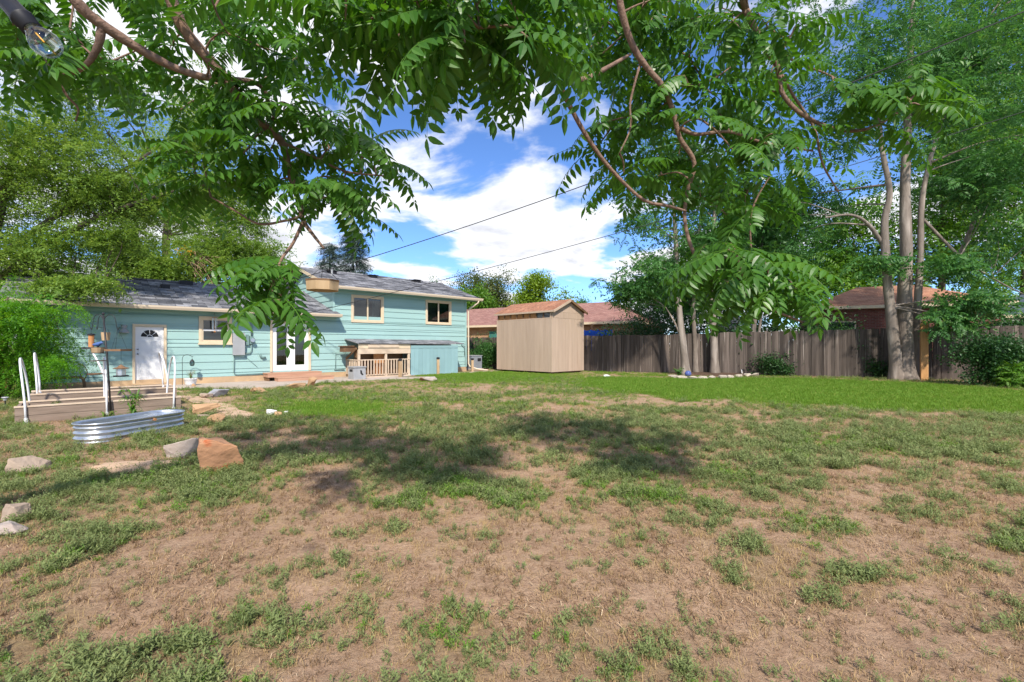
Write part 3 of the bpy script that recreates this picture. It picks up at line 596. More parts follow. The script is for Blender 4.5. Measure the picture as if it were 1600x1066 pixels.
# back door with a fan light
d = empty('door', (0,0,0)); d.parent = house; h = DOOR
m = MB(); m.box(h[0], h[0]+.07, -.06, .0, h[2], h[3]); m.box(h[1]-.07, h[1], -.06, .0, h[2], h[3]); m.box(h[0]+.07, h[1]-.07, -.06, .0, h[3]-.08, h[3]); m.build('door_frame', mt['trim'], d)
MB().box(h[0]-.04, h[1]+.04, -.14, .05, .08, .13).build('threshold', mt['found'], d)
x0, x1, z0, z1 = h[0]+.075, h[1]-.075, h[2]+.01, h[3]-.085; xc = (x0+x1)/2
MB().box(x0, x1, .0, .05, z0, z1).build('door_leaf', mt['white'], d)
for a, b in ((x0+.09, xc-.04), (xc+.04, x1-.09)):
    for p, q in ((z0+.14, z0+.72), (z0+.84, z0+1.42)):
        m = MB(); m.box(a, b, -.010, .0, p, q); m.box(a+.04, b-.04, -.018, -.010, p+.04, q-.04); m.build('door_panel', mt['white'], d)
fan = empty('fan_light', (0,0,0)); fan.parent = d; cz = z0+1.55; ri, ro = .06, .235
for k in range(4):
    a0, a1 = math.pi*(k/4)+.05, math.pi*((k+1)/4)-.05; n = 5
    poly = [(xc+math.cos(a0+(a1-a0)*i/n)*ro, -.006, cz+math.sin(a0+(a1-a0)*i/n)*ro) for i in range(n+1)]+[(xc+math.cos(a1-(a1-a0)*i/n)*(ri+.02), -.006, cz+math.sin(a1-(a1-a0)*i/n)*(ri+.02)) for i in range(n+1)]
    MB().prism(poly, (0, .005, 0)).build('pane', mt['dark'], fan)
poly = [(xc+math.cos(math.pi*i/8)*ri, -.006, cz+math.sin(math.pi*i/8)*ri) for i in range(9)]; MB().prism(poly, (0, .005, 0)).build('pane', mt['dark'], fan)
for z in (z0+.98, z0+1.13):
    m = MB(); m.tube([(x0+.065, -.0, z), (x0+.065, -.03, z), (x0+.065, -.05, z)], [.028, .012, .026], 10); m.build('door_knob', mt['grey'], d, True)
# french doors
d = empty('french_doors', (0,0,0)); d.parent = house; h = FR
m = MB(); m.box(h[0], h[0]+.08, -.06, .0, h[2], h[3]); m.box(h[1]-.08, h[1], -.06, .0, h[2], h[3]); m.box(h[0]+.08, h[1]-.08, -.06, .0, h[3]-.09, h[3]); m.build('door_frame', mt['trim'], d)
x0, x1, z0, z1 = h[0]+.085, h[1]-.085, h[2]+.01, h[3]-.095; xm = (x0+x1)/2
for a, b in ((x0, xm-.004), (xm+.004, x1)):
    m = MB(); fw = .155; m.box(a, a+fw, -.01, .045, z0, z1); m.box(b-fw, b, -.01, .045, z0, z1); m.box(a+fw, b-fw, -.01, .045, z0, z0+.24); m.box(a+fw, b-fw, -.01, .045, z1-.16, z1)
    lf = m.build('door_leaf', mt['white'], d); MB().box(a+fw, b-fw, .012, .018, z0+.24, z1-.16).build('pane', mt['glass'], lf)
MB().box(xm-.025, xm+.025, -.028, -.012, z0, z1).build('astragal', mt['white'], d)
for z in (z0+.93, z0+1.08): MB().tube([(xm+.07, -.01, z), (xm+.07, -.06, z)], .026, 8).build('door_knob', mt['black'], d)
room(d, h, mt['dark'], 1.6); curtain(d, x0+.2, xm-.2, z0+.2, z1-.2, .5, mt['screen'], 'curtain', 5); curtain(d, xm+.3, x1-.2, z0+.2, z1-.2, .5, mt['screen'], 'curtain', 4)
# wall lamp, meter boxes, conduit, downspout
m = MB(); m.lathe([(.001,.10),(.075,.095),(.085,.04),(.05,.0),(.07,-.03),(.13,-.14),(.135,-.17),(.001,-.16)], 14, (-.66,-.16,1.98)); m.box(-.69,-.63,-.16,.0,1.99,2.05); m.build('wall_lamp', mt['grey'], house, True)
eb = MB().box(2.46, 2.82, -.17, -.03, 1.05, 1.86).build('electric_panel', mt['grey'], house)
MB().box(2.44, 2.84, -.185, -.16, 1.04, 1.87).build('panel_cover', mt['grey'], eb)
mb_ = MB().box(3.02, 3.16, -.13, -.03, 1.46, 1.75).build('meter_box', mt['conduit'], house)
m = MB(); m.tube([(3.10, -.13, 1.60), (3.10, -.22, 1.60)], .075, 12); m.build('meter_dial', mt['galv'], mb_)
MB().box(2.90, 3.00, -.11, -.03, 1.42, 1.82).build('meter_box', mt['conduit'], house)
for pts, r in (([(2.5,-.07,1.05),(2.5,-.07,.38),(2.52,-.07,.32),(2.6,-.07,.30),(3.7,-.07,.30)], .016), ([(3.09,-.08,1.46),(3.09,-.08,1.2),(3.02,-.08,1.12),(2.84,-.08,1.10)], .018), ([(3.38,-.07,1.08),(3.40,-.09,.98),(3.46,-.1,.93),(3.58,-.08,.93)], .035), ([(2.86,-.05,1.0),(3.3,-.05,.56)], .006),
        ([(6.36,-.07,.40),(6.36,-.07,1.06),(6.95,-.07,1.07)], .012), ([(6.3,-.07,.36),(6.75,-.08,.36)], .02), ([(3.05,-.35,1.75),(3.05,-.35,3.35)], .03)):
    if r == .03: pts = [(3.09,-.08,1.75),(3.09,-.08,2.5),(3.09,-.08,2.60)]
    m = MB(); m.tube(pts, r, 8); m.build('conduit', mt['conduit'], house, True)
ma = MB(); zz = roof_z(-.1, -.5, 2.7, 3.5, 4.0); ma.tube([(3.3,-.1,zz-.1),(3.3,-.1,3.55),(3.32,-.12,3.62),(3.38,-.2,3.60)], .03, 8); mast = ma.build('service_mast', mt['grey'], house, True)
m = MB(); m.tube([(14.0,-.56,3.83),(14.0,-.52,3.72),(13.72,-.16,3.42),(13.66,-.10,3.3),(13.66,-.10,.42),(13.72,-.16,.25),(13.95,-.5,.12),(14.35,-.9,.06)], .045, 8); m.build('downspout', mt['gutter'], house, True)
m = MB(); m.tube([(13.2,-.06,1.45),(13.35,-.12,1.38),(13.4,-.1,1.2),(13.42,-.08,.9)], .02, 6); m.tube([(13.47,-.06,1.62),(13.47,-.06,.35)], .012, 6); m.build('conduit', mt['conduit'], house, True)

# wind chime at the kitchen window
wc = empty('wind_chime', on_house(1.86, -.2, 2.52), HROT, 'small hanging wind chime of thin tubes before the kitchen window', 'wind chime')
MB().lathe([(.09,0),(.09,.015)], 10, (0,0,-.10)).build('disc', mt['brownwood'], wc)
for k in range(5): MB().tube([(math.cos(k*1.256)*.07, math.sin(k*1.256)*.07, -.12), (math.cos(k*1.256)*.07, math.sin(k*1.256)*.07, -.42-.05*k)], .010, 6).build('chime_tube', mt['galv'], wc)
m = MB(); m.tube([(0,0,.04),(0,0,-.65)], .003, 4); m.lathe([(.001,-.04),(.05,0),(.001,.04)], 8, (0,0,-.62)); m.build('clapper', mt['cedar'], wc)
m = MB(); m.bar((0,.14,.03),(0,-.01,.04), .015, .015); m.build('bracket', mt['black'], wc)

# wooden steps
st = empty('wooden_steps', on_house(3.5, -.06), HROT, 'two tier redwood steps below the white french doors', 'steps')
for k in range(4): MB().box(-.02, 2.05, -.16-.145*k, -.02-.145*k, .30, .338).build('tread_board', mt['stepwood'], st)
MB().box(0, 2.03, -.60, -.562, .17, .298).build('riser', mt['stepwood'], st); MB().box(0, .04, -.56, .0, .17, .298).build('riser', mt['stepwood'], st)
for k in range(3): MB().box(.22, 2.38, -.76-.145*k, -.62-.145*k, .14, .175).build('tread_board', mt['stepwood'], st)
MB().box(.24, 2.36, -1.04, -1.0, .0, .139).build('riser', mt['stepwood'], st); MB().box(.24, .28, -1.0, -.6, .0, .139).build('riser', mt['stepwood'], st)
for x in (.03, .7, 1.4, 1.95): MB().box(x, x+.04, -.56, -.02, .0, .17).build('stringer', mt['brownwood'], st)

# ------------------------------------------------------------------ stairwell shelter against the house
sh = empty('stairwell_shelter', on_house(6.85, -.05), HROT, 'low flat roofed stairwell shelter with pale baluster railing and teal plank side', 'shelter')
FY = -1.18; SR = 2.50; SE = 5.22        # front plane, where the railing ends, where the teal side ends
MB().box(.0, SR, FY-.06, FY+.08, .0, .07).build('base_plate', mt['railwood'], sh)
for x in (.03, 1.28, SR-.07): MB().box(x-.045, x+.045, FY-.03, FY+.05, .07, 1.22).build('post', mt['railwood'], sh)
MB().box(-.02, SR, FY-.045, FY-.031, 1.04, 1.26).build('beam', mt['railwood'], sh); MB().box(.42, 1.9, FY-.06, FY-.046, 1.31, 1.46).build('beam', mt['railwood'], sh); MB().box(.0, SR, FY-.03, FY+.02, 1.27, 1.47).build('header', mt['trim'], sh)
MB().box(-.02, SR, FY-.05, FY+.05, .76, .80).build('rail', mt['railwood'], sh); MB().box(.08, SR-.12, FY-.02, FY+.02, .10, .15).build('rail', mt['railwood'], sh)
bal = MB().box(-.02, .02, -.018, .018, 0, .62).mesh('baluster', mt['railwood'])
nb = 17
for k in range(nb): inst('baluster', bal, sh, (.14+(SR-.3)*k/(nb-1), FY-.045, .14))
MB().box(-.05, .0, FY+.05, -.02, .76, .80).build('rail', mt['railwood'], sh)
for k in range(7): inst('baluster', bal, sh, (-.025, FY+.16+.16*k, .14))
MB().bar((-.08, -.15, .82), (-.06, FY+.05, 1.28), .05, .09).build('brace', mt['brownwood'], sh)
MB().box(-.45, .06, -.75, -.35, 1.12, 1.36).build('window_box', mt['brownwood'], sh); MB().box(-.5, .1, -.8, -.30, 1.361, 1.39).build('window_box_lid', mt['brownwood'], sh)
np_ = 13
for k in range(np_):
    a = SR+.02+(SE-SR-.02)*k/np_; MB().box(a+.003, a+(SE-SR-.02)/np_-.003, FY-.035-.004*(k % 2), FY, .03, 1.33).build('plank', mt['teal2'], sh)
    if k < 6: b = FY+.02+(-.02-FY)*k/6; MB().box(SE-.03, SE+.002, b+.002, b+(-.04-FY)/6, .03, 1.36).build('plank', mt['teal2'], sh)
MB().box(SR+.02, SE, FY-.05, FY-.0405, 1.28, 1.40).build('ledger', mt['teal2'], sh)
m = MB(); m.add([(-.08,FY-.10,1.48),(SE+.35,FY-.10,1.46),(SE+.35,-.0,1.64),(-.08,-.0,1.66),(-.08,FY-.10,1.52),(SE+.35,FY-.10,1.50),(SE+.35,-.0,1.68),(-.08,-.0,1.70)], [(0,3,2,1),(4,5,6,7),(0,1,5,4),(1,2,6,5),(2,3,7,6),(3,0,4,7)]); m.build('flat_roof', mt['shingle'], sh)
MB().box(.1, SR-.05, -.6, -.55, .0, 1.2).build('inner_wall', mt['brownwood'], sh); MB().box(.8, 1.3, -.98, -.96, .1, 1.0).build('inner_panel', mt['cedar'], sh)

# grey box with a cut out
gb = empty('animal_shelter_box', on_house(6.55, -1.75), HROT, 'small grey box with a black cutout beside the baluster railing', 'box')
MB().box(-.26, .26, -.25, .25, .03, .50).build('box_body', mt['grey'], gb); MB().box(-.29, .29, -.28, .28, .501, .54).build('lid', mt['grey'], gb)
m = MB(); m.prism([(.02,-.253,.40),(.09,-.253,.38),(.11,-.253,.28),(.17,-.253,.20),(.10,-.253,.18),(.03,-.253,.26)], (0,.002,0)); m.build('cutout', mt['dark'], gb)
MB().box(-.263, -.259, -.16, .12, .33, .43).build('slot', mt['dark'], gb)
for x in (-.22, .18):
    for y in (-.2, .2): MB().box(x, x+.05, y-.03, y+.03, 0, .03).build('foot', mt['black'], gb)

# bollard lights
for (px, py, hh), lab in zip(((625.5, 590, .82), (684.5, 586, .84), (738, 581, .72)), ('wooden bollard with black cap in front of the baluster railing', 'wooden bollard with black cap in front of the teal plank panel', 'wooden bollard with black cap beside the downspout at the house corner')):
    g = G(px, py); b = empty('bollard', g, rnd(0, 1), lab, 'bollard', 'wooden bollards along the house')
    m = MB(); m.box(-.06, .06, -.06, .06, -.05, hh-.1); m.build('post', mt['postwood'], b)
    m = MB(); m.lathe([(.05, hh-.1), (.075, hh-.095), (.085, hh-.02), (.06, hh), (.001, hh+.01)], 12); m.build('cap', mt['black'], b)

# air conditioner
g = on_house(14.75, .9); ac = empty('air_conditioner', g, HROT, 'blue grey louvred air conditioner unit between the house corner and the shed', 'air conditioner')
MB().box(-.45, .45, -.45, .45, 0, .08).build('pad', mt['concrete'], ac); MB().box(-.38, .38, -.38, .38, .08, .80).build('casing', M('ac_paint', (.28,.33,.40), (.25,.29,.35), rough=.5), ac)
for k in range(14):
    z = .14+k*.045; m = MB(); m.box(-.36, .36, -.392, -.381, z, z+.022); m.box(-.392, -.381, -.36, .36, z, z+.022); m.build('louvre', mt['grey'], ac)
MB().box(-.41, .41, -.41, .41, .801, .84).build('top_panel', mt['grey'], ac); MB().box(.05, .3, -.397, -.393, .5, .68).build('label_plate', mt['black'], ac)

# concrete patio and path
m = MB(); m.prism([(-1.2,-.03,.0),(-.9,-1.0,.0),(1.0,-2.0,.0),(2.2,-3.4,.0),(4.4,-2.8,.0),(6.2,-2.5,.0),(8.2,-3.1,.0),(9.3,-3.4,.0),(9.5,-2.6,.0),(8.0,-1.9,.0),(9.4,-1.4,.0),(9.4,-1.25,0),(7.0,-1.25,0),(6.8,-.03,.0)], (0,0,.03)); pa = m.build('patio', mt['concrete'], None, False, on_house(0,0,-.002), HROT); tag(pa, 'cracked concrete patio below the french doors', kind='structure')
m = MB(); m.prism([(9.4,-1.45,0),(15.2,-1.1,0),(15.2,-.7,0),(9.4,-1.22,0)], (0,0,.02)); pa = m.build('path', mt['concrete'], None, False, on_house(0,0,-.002), HROT); tag(pa, 'narrow concrete strip along the teal panel', kind='structure')
pts = smooth([G(262,610), G(300,622), G(345,636), G(385,655)], 6); m = MB(); vs = []
for i, p in enumerate(pts):
    w = .45+.12*math.sin(i*1.7); t = (pts[min(i+1,len(pts)-1)]-pts[max(i-1,0)]).normalized(); n = Vector((-t.y, t.x, 0)); vs += [p+n*w*(.5+.06*math.sin(i*2.9))+Vector((0,0,.016+float(gz(p.x,p.y)))), p-n*w*(.5+.06*math.cos(i*2.1))+Vector((0,0,.016+float(gz(p.x,p.y))))]
m.add(vs, [(2*i,2*i+1,2*i+3,2*i+2) for i in range(len(pts)-1)]); o = m.build('dirt_path', mt['sand'], None, True); tag(o, 'worn dirt path curving to the patio', kind='structure')

# ================================================================== SHED
sc = G(862.4, 585); SW, SD = 2.53, 4.0
shed = empty('garden_shed', (sc.x, sc.y, 0), HROT, 'tall tan garden shed with grooved plank sides and reddish gable roof', 'shed')
ZB, ZS, ZE, ZA = .10, 2.77, 3.10, 3.68
for k, y in enumerate((.25, 2.0, 3.75)): MB().box(.1, SW-.1, y-.07, y+.07, .0, ZB).build('skid', mt['brownwood'], shed)
MB().box(.03, SW-.03, .03, SD-.03, ZB, ZB+.05).build('floor', mt['brownwood'], shed)
n = 14
for k in range(n):
    a = SD*k/n; MB().box(-.0, .022, a+.004, a+SD/n-.004, ZB, ZS).build('plank', mt['shed'], shed)
MB().box(.0225, .04, .0, SD, ZB, ZS).build('sheathing', mt['brownwood'], shed)
n = 10
for k in range(n):
    a = SW*k/n; MB().box(a+(.024 if k == 0 else .004), a+SW/n-.004, -.0, .022, ZB, ZS-.02).build('plank', mt['shed'], shed)
MB().box(.04, SW, .0225, .04, ZB, ZS).build('sheathing', mt['brownwood'], shed)
MB().box(SW-.02, SW, .04, SD, ZB, ZE).build('back_wall', mt['shed'], shed); MB().box(.04, SW-.02, SD-.02, SD, ZB, ZE).build('end_wall', mt['shed'], shed)
for z0, z1 in ((ZS-.012, 3.05), (3.056, 3.32), (3.326, ZA-.03)):
    e = lambda z: 0 if z <= ZE else (z-ZE)/(ZA-ZE)*SW/2
    m = MB(); m.prism([(e(z0), -.006, z0), (SW-e(z0), -.006, z0), (SW-e(z1), -.006, z1), (e(z1)+.002, -.006, z1)], (0, .03, 0)); m.build('gable_board', mt['shed'], shed)
m = MB(); m.prism([(0, SD-.02, ZE), (SW, SD-.02, ZE), (SW/2, SD-.02, ZA)], (0, .02, 0)); m.build('gable_board', mt['shed'], shed)
MB().box(-.012, .03, -.012, .06, ZB, ZS).build('corner_trim', mt['shedtrim'], shed); MB().box(-.01, .025, SD-.05, SD+.01, ZB, ZS).build('corner_trim', mt['shedtrim'], shed)
# clerestory strip under the eave: wooden blanks and two louvred screens
for k in range(9):
    y = .10+k*(SD-.2)/8; MB().box(.0, .05, y-.03, y+.03, ZS+.002, ZE-.02).build('stud', mt['brownwood' if k else 'shedtrim'], shed)
for k in range(8):
    y0 = .13+k*(SD-.2)/8; y1 = y0+(SD-.2)/8-.06
    pn = MB().box(.045, .06, y0, y1, ZS+.002, ZE-.02).build('clerestory_panel', mt['grey' if k < 2 else 'cedar'], shed)
    if k < 2:
        for j in range(4): MB().box(.03, .044, y0, y1, ZS+.03+j*.065, ZS+.06+j*.065).build('louvre', mt['dark'], pn)
MB().box(-.004, .03, .0, SD, ZS-.05, ZS+.0).build('strip_sill', mt['shedtrim'], shed); MB().box(.0, .04, .03, SD-.03, ZE-.018, ZE+.03).build('strip_head', mt['shedtrim'], shed)
rs = (ZA-ZE)/(SW/2); ov = .09; m = MB()
for sg in (0, 1):
    f = lambda x, z: (x, z) if sg == 0 else (SW-x, z)
    L = SW/2+ov; nn = 10
    for k in range(nn):
        xa, xb = -ov+L*k/nn, -ov+L*(k+1)/nn; za, zb = ZA-(SW/2-xa)*rs+.05, ZA-(SW/2-xb)*rs+.05
        (x0_, a_), (x1_, b_) = f(xa, za), f(xb, zb); y0, y1 = -.17, SD+.15
        m.add([(x0_,y0,a_+.014),(x0_,y1,a_+.014),(x1_,y1,b_),(x1_,y0,b_),(x0_,y0,a_-.02),(x0_,y1,a_-.02),(x1_,y1,b_-.03),(x1_,y0,b_-.03)], [(0,1,2,3),(0,4,5,1),(4,7,6,5),(0,3,7,4),(1,5,6,2)])
rsd = m.build('roof', mt['shedshingle'], shed)
MB().box(-ov-.012, -ov, -.17, SD+.15, ZA-(SW/2+ov)*rs-.03, ZA-(SW/2+ov)*rs+.055).build('fascia', mt['shedtrim'], rsd)
for sg in (-1, 1):
    MB().bar((SW/2, -.18, ZA-.01), (SW/2+sg*(SW/2+ov), -.18, ZA-(SW/2+ov)*rs-.01), .03, .11).build('rake_board', mt['shedtrim' if sg < 0 else 'brownwood'], rsd)

# ================================================================== FENCES
def board_mesh(w, h, dogear, mat, t=.02):
    m = MB(); m.prism([(-w/2,0,0),(w/2,0,0),(w/2,0,h-dogear),(w/2-dogear,0,h),(-w/2+dogear,0,h),(-w/2,0,h-dogear)], (0,t,0)); return m.mesh('fence_board', mat)
FA = Vector((4.49, 24.75, 0)); FB = Vector((16.91, 18.95, 0)); fd = (FB-FA).normalized(); fang = math.atan2(fd.y, fd.x)
f0 = FA-fd*9.2; fl = 34.0
fence = empty('board_fence', f0, fang, 'weathered grey board fence running behind the shed and the trees', 'fence')
bms = [board_mesh(w, 1.0, d, mt['fence']) for w, d in ((.144, .012), (.142, .0), (.147, .0), (.140, .008))]
random.seed(3); x = 0; k = 0
while x < fl:
    w = .145; d = x-9.2; h = np.interp(d, [-10, 0, 5, 9, 14, 26], [1.9, 1.93, 2.0, 2.08, 2.17, 2.2])*rnd(.985, 1.012)
    if int(d/2.4) % 3 == 1: h *= .985
    inst('fence_board', random.choice(bms), fence, (x, rnd(-.008,.008), .0), (rnd(-.012,.012), rnd(-.006,.006), 0), (1, 1, h)); x += w+rnd(-.003,.003); k += 1
for z in (.35, 1.05, 1.7):
    m = MB(); m.box(0, fl, .034, .07, z, z+.09); m.build('fence_rail', mt['fence'], fence)
for k in range(15): MB().box(k*2.4, k*2.4+.09, .072, .16, 0, 1.9).build('fence_post', mt['fence'], fence)
g = G(1444, 594.5); np0 = empty('cedar_post', g, fang+.1, 'new orange cedar post standing upright before the grey fence', 'post')
m = MB(); m.box(-.12, .12, -.05, .05, -.05, 2.29); m.build('post_timber', mt['newpost'], np0)
# cedar fence beside the house on the right
cf = empty('cedar_fence', on_house(13.9, 3.2), HROT, 'orange cedar board fence between the house corner and the neighbour', 'fence')
cb = board_mesh(.14, 1.75, .0, mt['cedar'])
for k in range(16): inst('fence_board', cb, cf, (k*.15, 0, 0), (0,0,0), (1,1,rnd(.97,1.02)))
for x in (-.05, .75, 2.5): MB().box(x, x+.1, -.1, -.002, 0, 1.85).build('fence_post', mt['railwood'], cf)
for z in (.4, 1.4): MB().box(0, 2.4, -.04, -.003, z, z+.09).build('fence_rail', mt['cedar'], cf)
# cedar fence left of the house
cl = empty('cedar_fence', on_house(-6.2, .5), HROT, 'short orange brown board fence left of the house under the bush', 'fence')
cb2 = board_mesh(.14, 1.6, .0, mt['cedar'])
for k in range(20): inst('fence_board', cb2, cl, (k*.15, 0, 0), (0,0,0), (1,1,rnd(.98,1.02)))
for z in (.4, 1.3): MB().box(0, 2.95, .022, .06, z, z+.09).build('fence_rail', mt['cedar'], cl)

# ================================================================== NEIGHBOUR HOUSES
def hip_house(name, label, o, ang, w, d, ze, zr, wallmat, roofmat, ov=.5, hip=3.2):
    t = empty(name, o, ang, label, 'house'); MB().box(ov, w-ov, ov, d-ov, -.1, ze-.15).build('wall', wallmat, t)
    m = MB(); e = [(0,0,ze),(w,0,ze),(w,d,ze),(0,d,ze)]; r = [(hip,d/2,zr),(w-hip,d/2,zr)]
    m.add(e+r, [(0,1,5,4),(1,2,5),(2,3,4,5),(3,0,4)]); m.add([(0,0,ze-.16),(w,0,ze-.16),(w,d,ze-.16),(0,d,ze-.16)]+[(0,0,ze-.001),(w,0,ze-.001),(w,d,ze-.001),(0,d,ze-.001)], [(0,1,5,4),(1,2,6,5),(2,3,7,6),(3,0,4,7),(3,2,1,0)], 1)
    m.build('roof', [roofmat, mt['trim']], t); return t
nd = Vector((11.7, -7.5, 0)).normalized(); na = math.atan2(nd.y, nd.x); n0 = Vector((-3.7, 36.7, 0))-nd*7
nh = hip_house('neighbour_house', 'tan brick house with low brownish red hip roof seen past the shed', n0, na, 21.0, 9, 3.0, 4.75, mt['tanbrick'], mt['redshingle'])
m = MB(); m.box(8.9, 10.4, .44, .499, 1.0, 2.6); w = m.build('window', mt['brownwood'], nh); MB().box(9.0, 10.3, .42, .439, 1.1, 2.5).build('pane', mt['tealcurtain'], w)
m = MB(); m.box(19.2, 20.2, .44, .499, 1.2, 2.4); w = m.build('window', mt['brownwood'], nh); MB().box(19.3, 20.1, .42, .439, 1.3, 2.3).build('pane', mt['dark'], w)
for x in (16.2, 18.0, 19.0, 21.2): MB().box(x, x+.12, -.6, -.48, 0, 2.83).build('porch_post', mt['brownwood'], nh)
MB().box(16.0, 21.5, -.62, -.46, 2.1, 2.22).build('porch_rail', mt['brownwood'], nh)
m = MB(); n = 18; vs = []
for i in range(n+1):
    x = -1.0+2.0*i/n; yy = .06*math.sin(i*1.9)+.03*math.sin(i*4.1); vs += [(x, yy, 1.1), (x, yy*1.3, 1.9), (x, yy*.4, 2.5-.08*abs(math.sin(i*.7)))]
m.add(vs, [(3*i+j, 3*i+3+j, 3*i+4+j, 3*i+1+j) for i in range(n) for j in range(2)]); tp = P(934, 500, 29.6); tp.z = -.05; tp = tp; o = m.build('tarp', mt['tarp'], None, True, tp, na); tag(o, 'bright blue tarp hung under the neighbour porch behind the fence', 'tarp')
bd = fd; b0 = P(1262, 500, 25.5); b0.z = 0
bh = hip_house('brick_house', 'dark red brick house with orange brown hip roof behind the fence', b0, fang, 8.6, 7, 3.55, 4.9, mt['darkbrick'], mt['shedshingle'], .45, 3)
m = MB(); m.box(1.0, 2.3, .39, .449, 1.5, 2.75); w = m.build('window', mt['railwood'], bh); MB().box(1.08, 2.22, .37, .389, 1.58, 2.67).build('pane', mt['dark'], w)
g0 = P(1535, 500, 24); g0.z = 0
gh = hip_house('grey_house', 'pale walled house with dark blue grey eave at the right edge', g0, fang, 12, 7, 3.0, 4.3, M('pale_wall', (.55,.54,.53), (.5,.49,.48)), M('slate_roof', (.07,.09,.12), (.05,.07,.09), rough=.8), .4, 3)
# little white shed seen between trunks
wsx = P(1110, 500, 31); wsx.z = 0; ws = empty('white_outbuilding', wsx, fang, 'white outbuilding glimpsed between the slim trunks above the fence', 'building')
MB().box(0, 1.6, 0, 2.4, 0, 2.9).build('wall', mt['grey'], ws); m = MB(); m.prism([(-.2,-.2,2.9),(-.2,2.6,2.9),(-.2,1.2,3.6)], (2.0,0,0)); m.build('roof', mt['shingle'], ws); MB().box(.6, 1.4, -.02, -.001, 1.6, 2.4).build('window', mt['dark'], ws)

# ================================================================== GARDEN THINGS
def gground(px, py): p = G(px, py); p.z = float(gz(p.x, p.y)); return p
# raised beds
E1 = Vector((.723, .691, 0)); E2 = Vector((-.691, .723, 0)); BA = HROT; bc = Vector((-8.80, 8.05, 0))
def bed(o, L, D, H, lab):
    t = empty('raised_bed', o, BA, lab, 'raised bed', 'timber raised beds')
    for z0, z1 in ((-.04, H/2-.003), (H/2+.003, H)):
        for y in (0, D-.05): MB().box(0, L, y, y+.05, z0, z1).build('bed_board', mt['bedwood'], t)
        for x in (0, L-.045): MB().box(x, x+.045, .046, D-.046, z0, z1).build('bed_board', mt['bedwood'], t)
    for y in (-.012, D-.062): MB().box(-.01, L+.01, y, y+.074, H+.002, H+.03).build('light_edge_strip', mt['railwood'], t)  # pale strips added on the board tops to imitate their light upper edges
    for x in (.05, L-.12):
        for y in (.05, D-.12): MB().box(x, x+.07, y, y+.07, -.04, H-.01).build('corner_post', mt['bedwood'], t)
    m = MB(); nx, ny = 24, 10; vs = [(.046+(L-.092)*i/nx, .046+(D-.092)*j/ny, H-.13+.02*math.sin(i*1.3+j)*math.cos(j*1.9+i*.4)) for j in range(ny+1) for i in range(nx+1)]
    m.add(vs, [(j*(nx+1)+i, j*(nx+1)+i+1, (j+1)*(nx+1)+i+1, (j+1)*(nx+1)+i) for j in range(ny) for i in range(nx)]); m.build('soil', mt['soil'], t, True); return t
bed(bc, 2.40, 1.05, .29, 'front timber raised bed of weathered boards behind the metal tub')
bed(bc+E2*1.32+E1*.1, 2.40, 1.0, .40, 'rear timber raised bed nearer the teal house wall')
def hoop(a, b, top, lab, lean=0):
    t = (b-a); m = MB(); pts = []
    for k in range(25):
        f = k/24; ang = math.pi*f; x = .5-.5*math.cos(ang); z = math.sin(ang)**.62
        pts.append(a.lerp(b, x)+Vector((0, 0, top*z))+E1*lean*math.sin(ang))
    o_ = empty('garden_hoop', a, 0, lab, 'garden hoop', 'white pipe hoops over the raised beds'); m.tube([p-a for p in pts], .017, 8); m.build('pipe', mt['pvc'], o_, True)
    m = MB(); m.tube([(0,0,-.02),(0,0,.10)], .027, 8); m.build('sleeve', mt['pvc'], o_); m = MB(); m.tube([b-a+Vector((0,0,-.02)), b-a+Vector((0,0,.10))], .027, 8); m.build('sleeve', mt['pvc'], o_)
nm = ('leftmost', 'middle', 'right hand')
for k, x in enumerate((.14, 1.22, 2.27)):
    hoop(bc+E1*x-E2*.03, bc+E1*x+E2*1.02, 1.16, nm[k]+' white pipe hoop over the front raised bed', (-.1, -.02, .06)[k])
    q = bc+E2*1.32+E1*.1; hoop(q+E1*(x-.02)+E2*.06+Vector((0,0,.32)), q+E1*(x-.02)+E2*.96+Vector((0,0,.32)), .92, nm[k]+' white pipe hoop over the rear raised bed', (-.06, -.25, -.12)[k])

# galvanised tub
tub = empty('stock_tank', (-5.95, 7.15, float(gz(-5.95, 7.15))-.02), math.atan2(.97, .25), 'oval galvanised corrugated tub on the weeds before the raised beds', 'tub')
def oval(r, z, half, n=14):
    out = []
    for k in range(2*n):
        a = math.pi*k/n-math.pi/2; c = half if math.cos(a) >= 0 else -half
        if k == 0: c = half
        out.append((c+r*math.cos(a), r*math.sin(a), z))
    return out
m = MB(); prof = [(.27,.0)]
for k in range(29): prof.append((.285+.014*math.cos(k/28*2*math.pi*3.5), .01+.27*k/28))
prof += [(.305,.285), (.312,.30), (.30,.312), (.285,.302), (.275,.28), (.272,.10)]
rings = [oval(r, z, .46) for r, z in prof]; n = len(rings[0]); vs = [p for r in rings for p in r]
m.add(vs, [(i*n+k, i*n+(k+1) % n, (i+1)*n+(k+1) % n, (i+1)*n+k) for i in range(len(rings)-1) for k in range(n)]); m.build('tank_wall', mt['galv'], tub, True)
m = MB(); m.add([(x, y, .20) for x, y, z in oval(.268, 0, .46)], [tuple(range(n))]); m.build('soil', mt['soil'], tub)
m = MB(); m.tube([(.1,-.30,.25),(.1,-.32,.25)], .022, 8); m.build('drain_plug', mt['cedar'], tub)

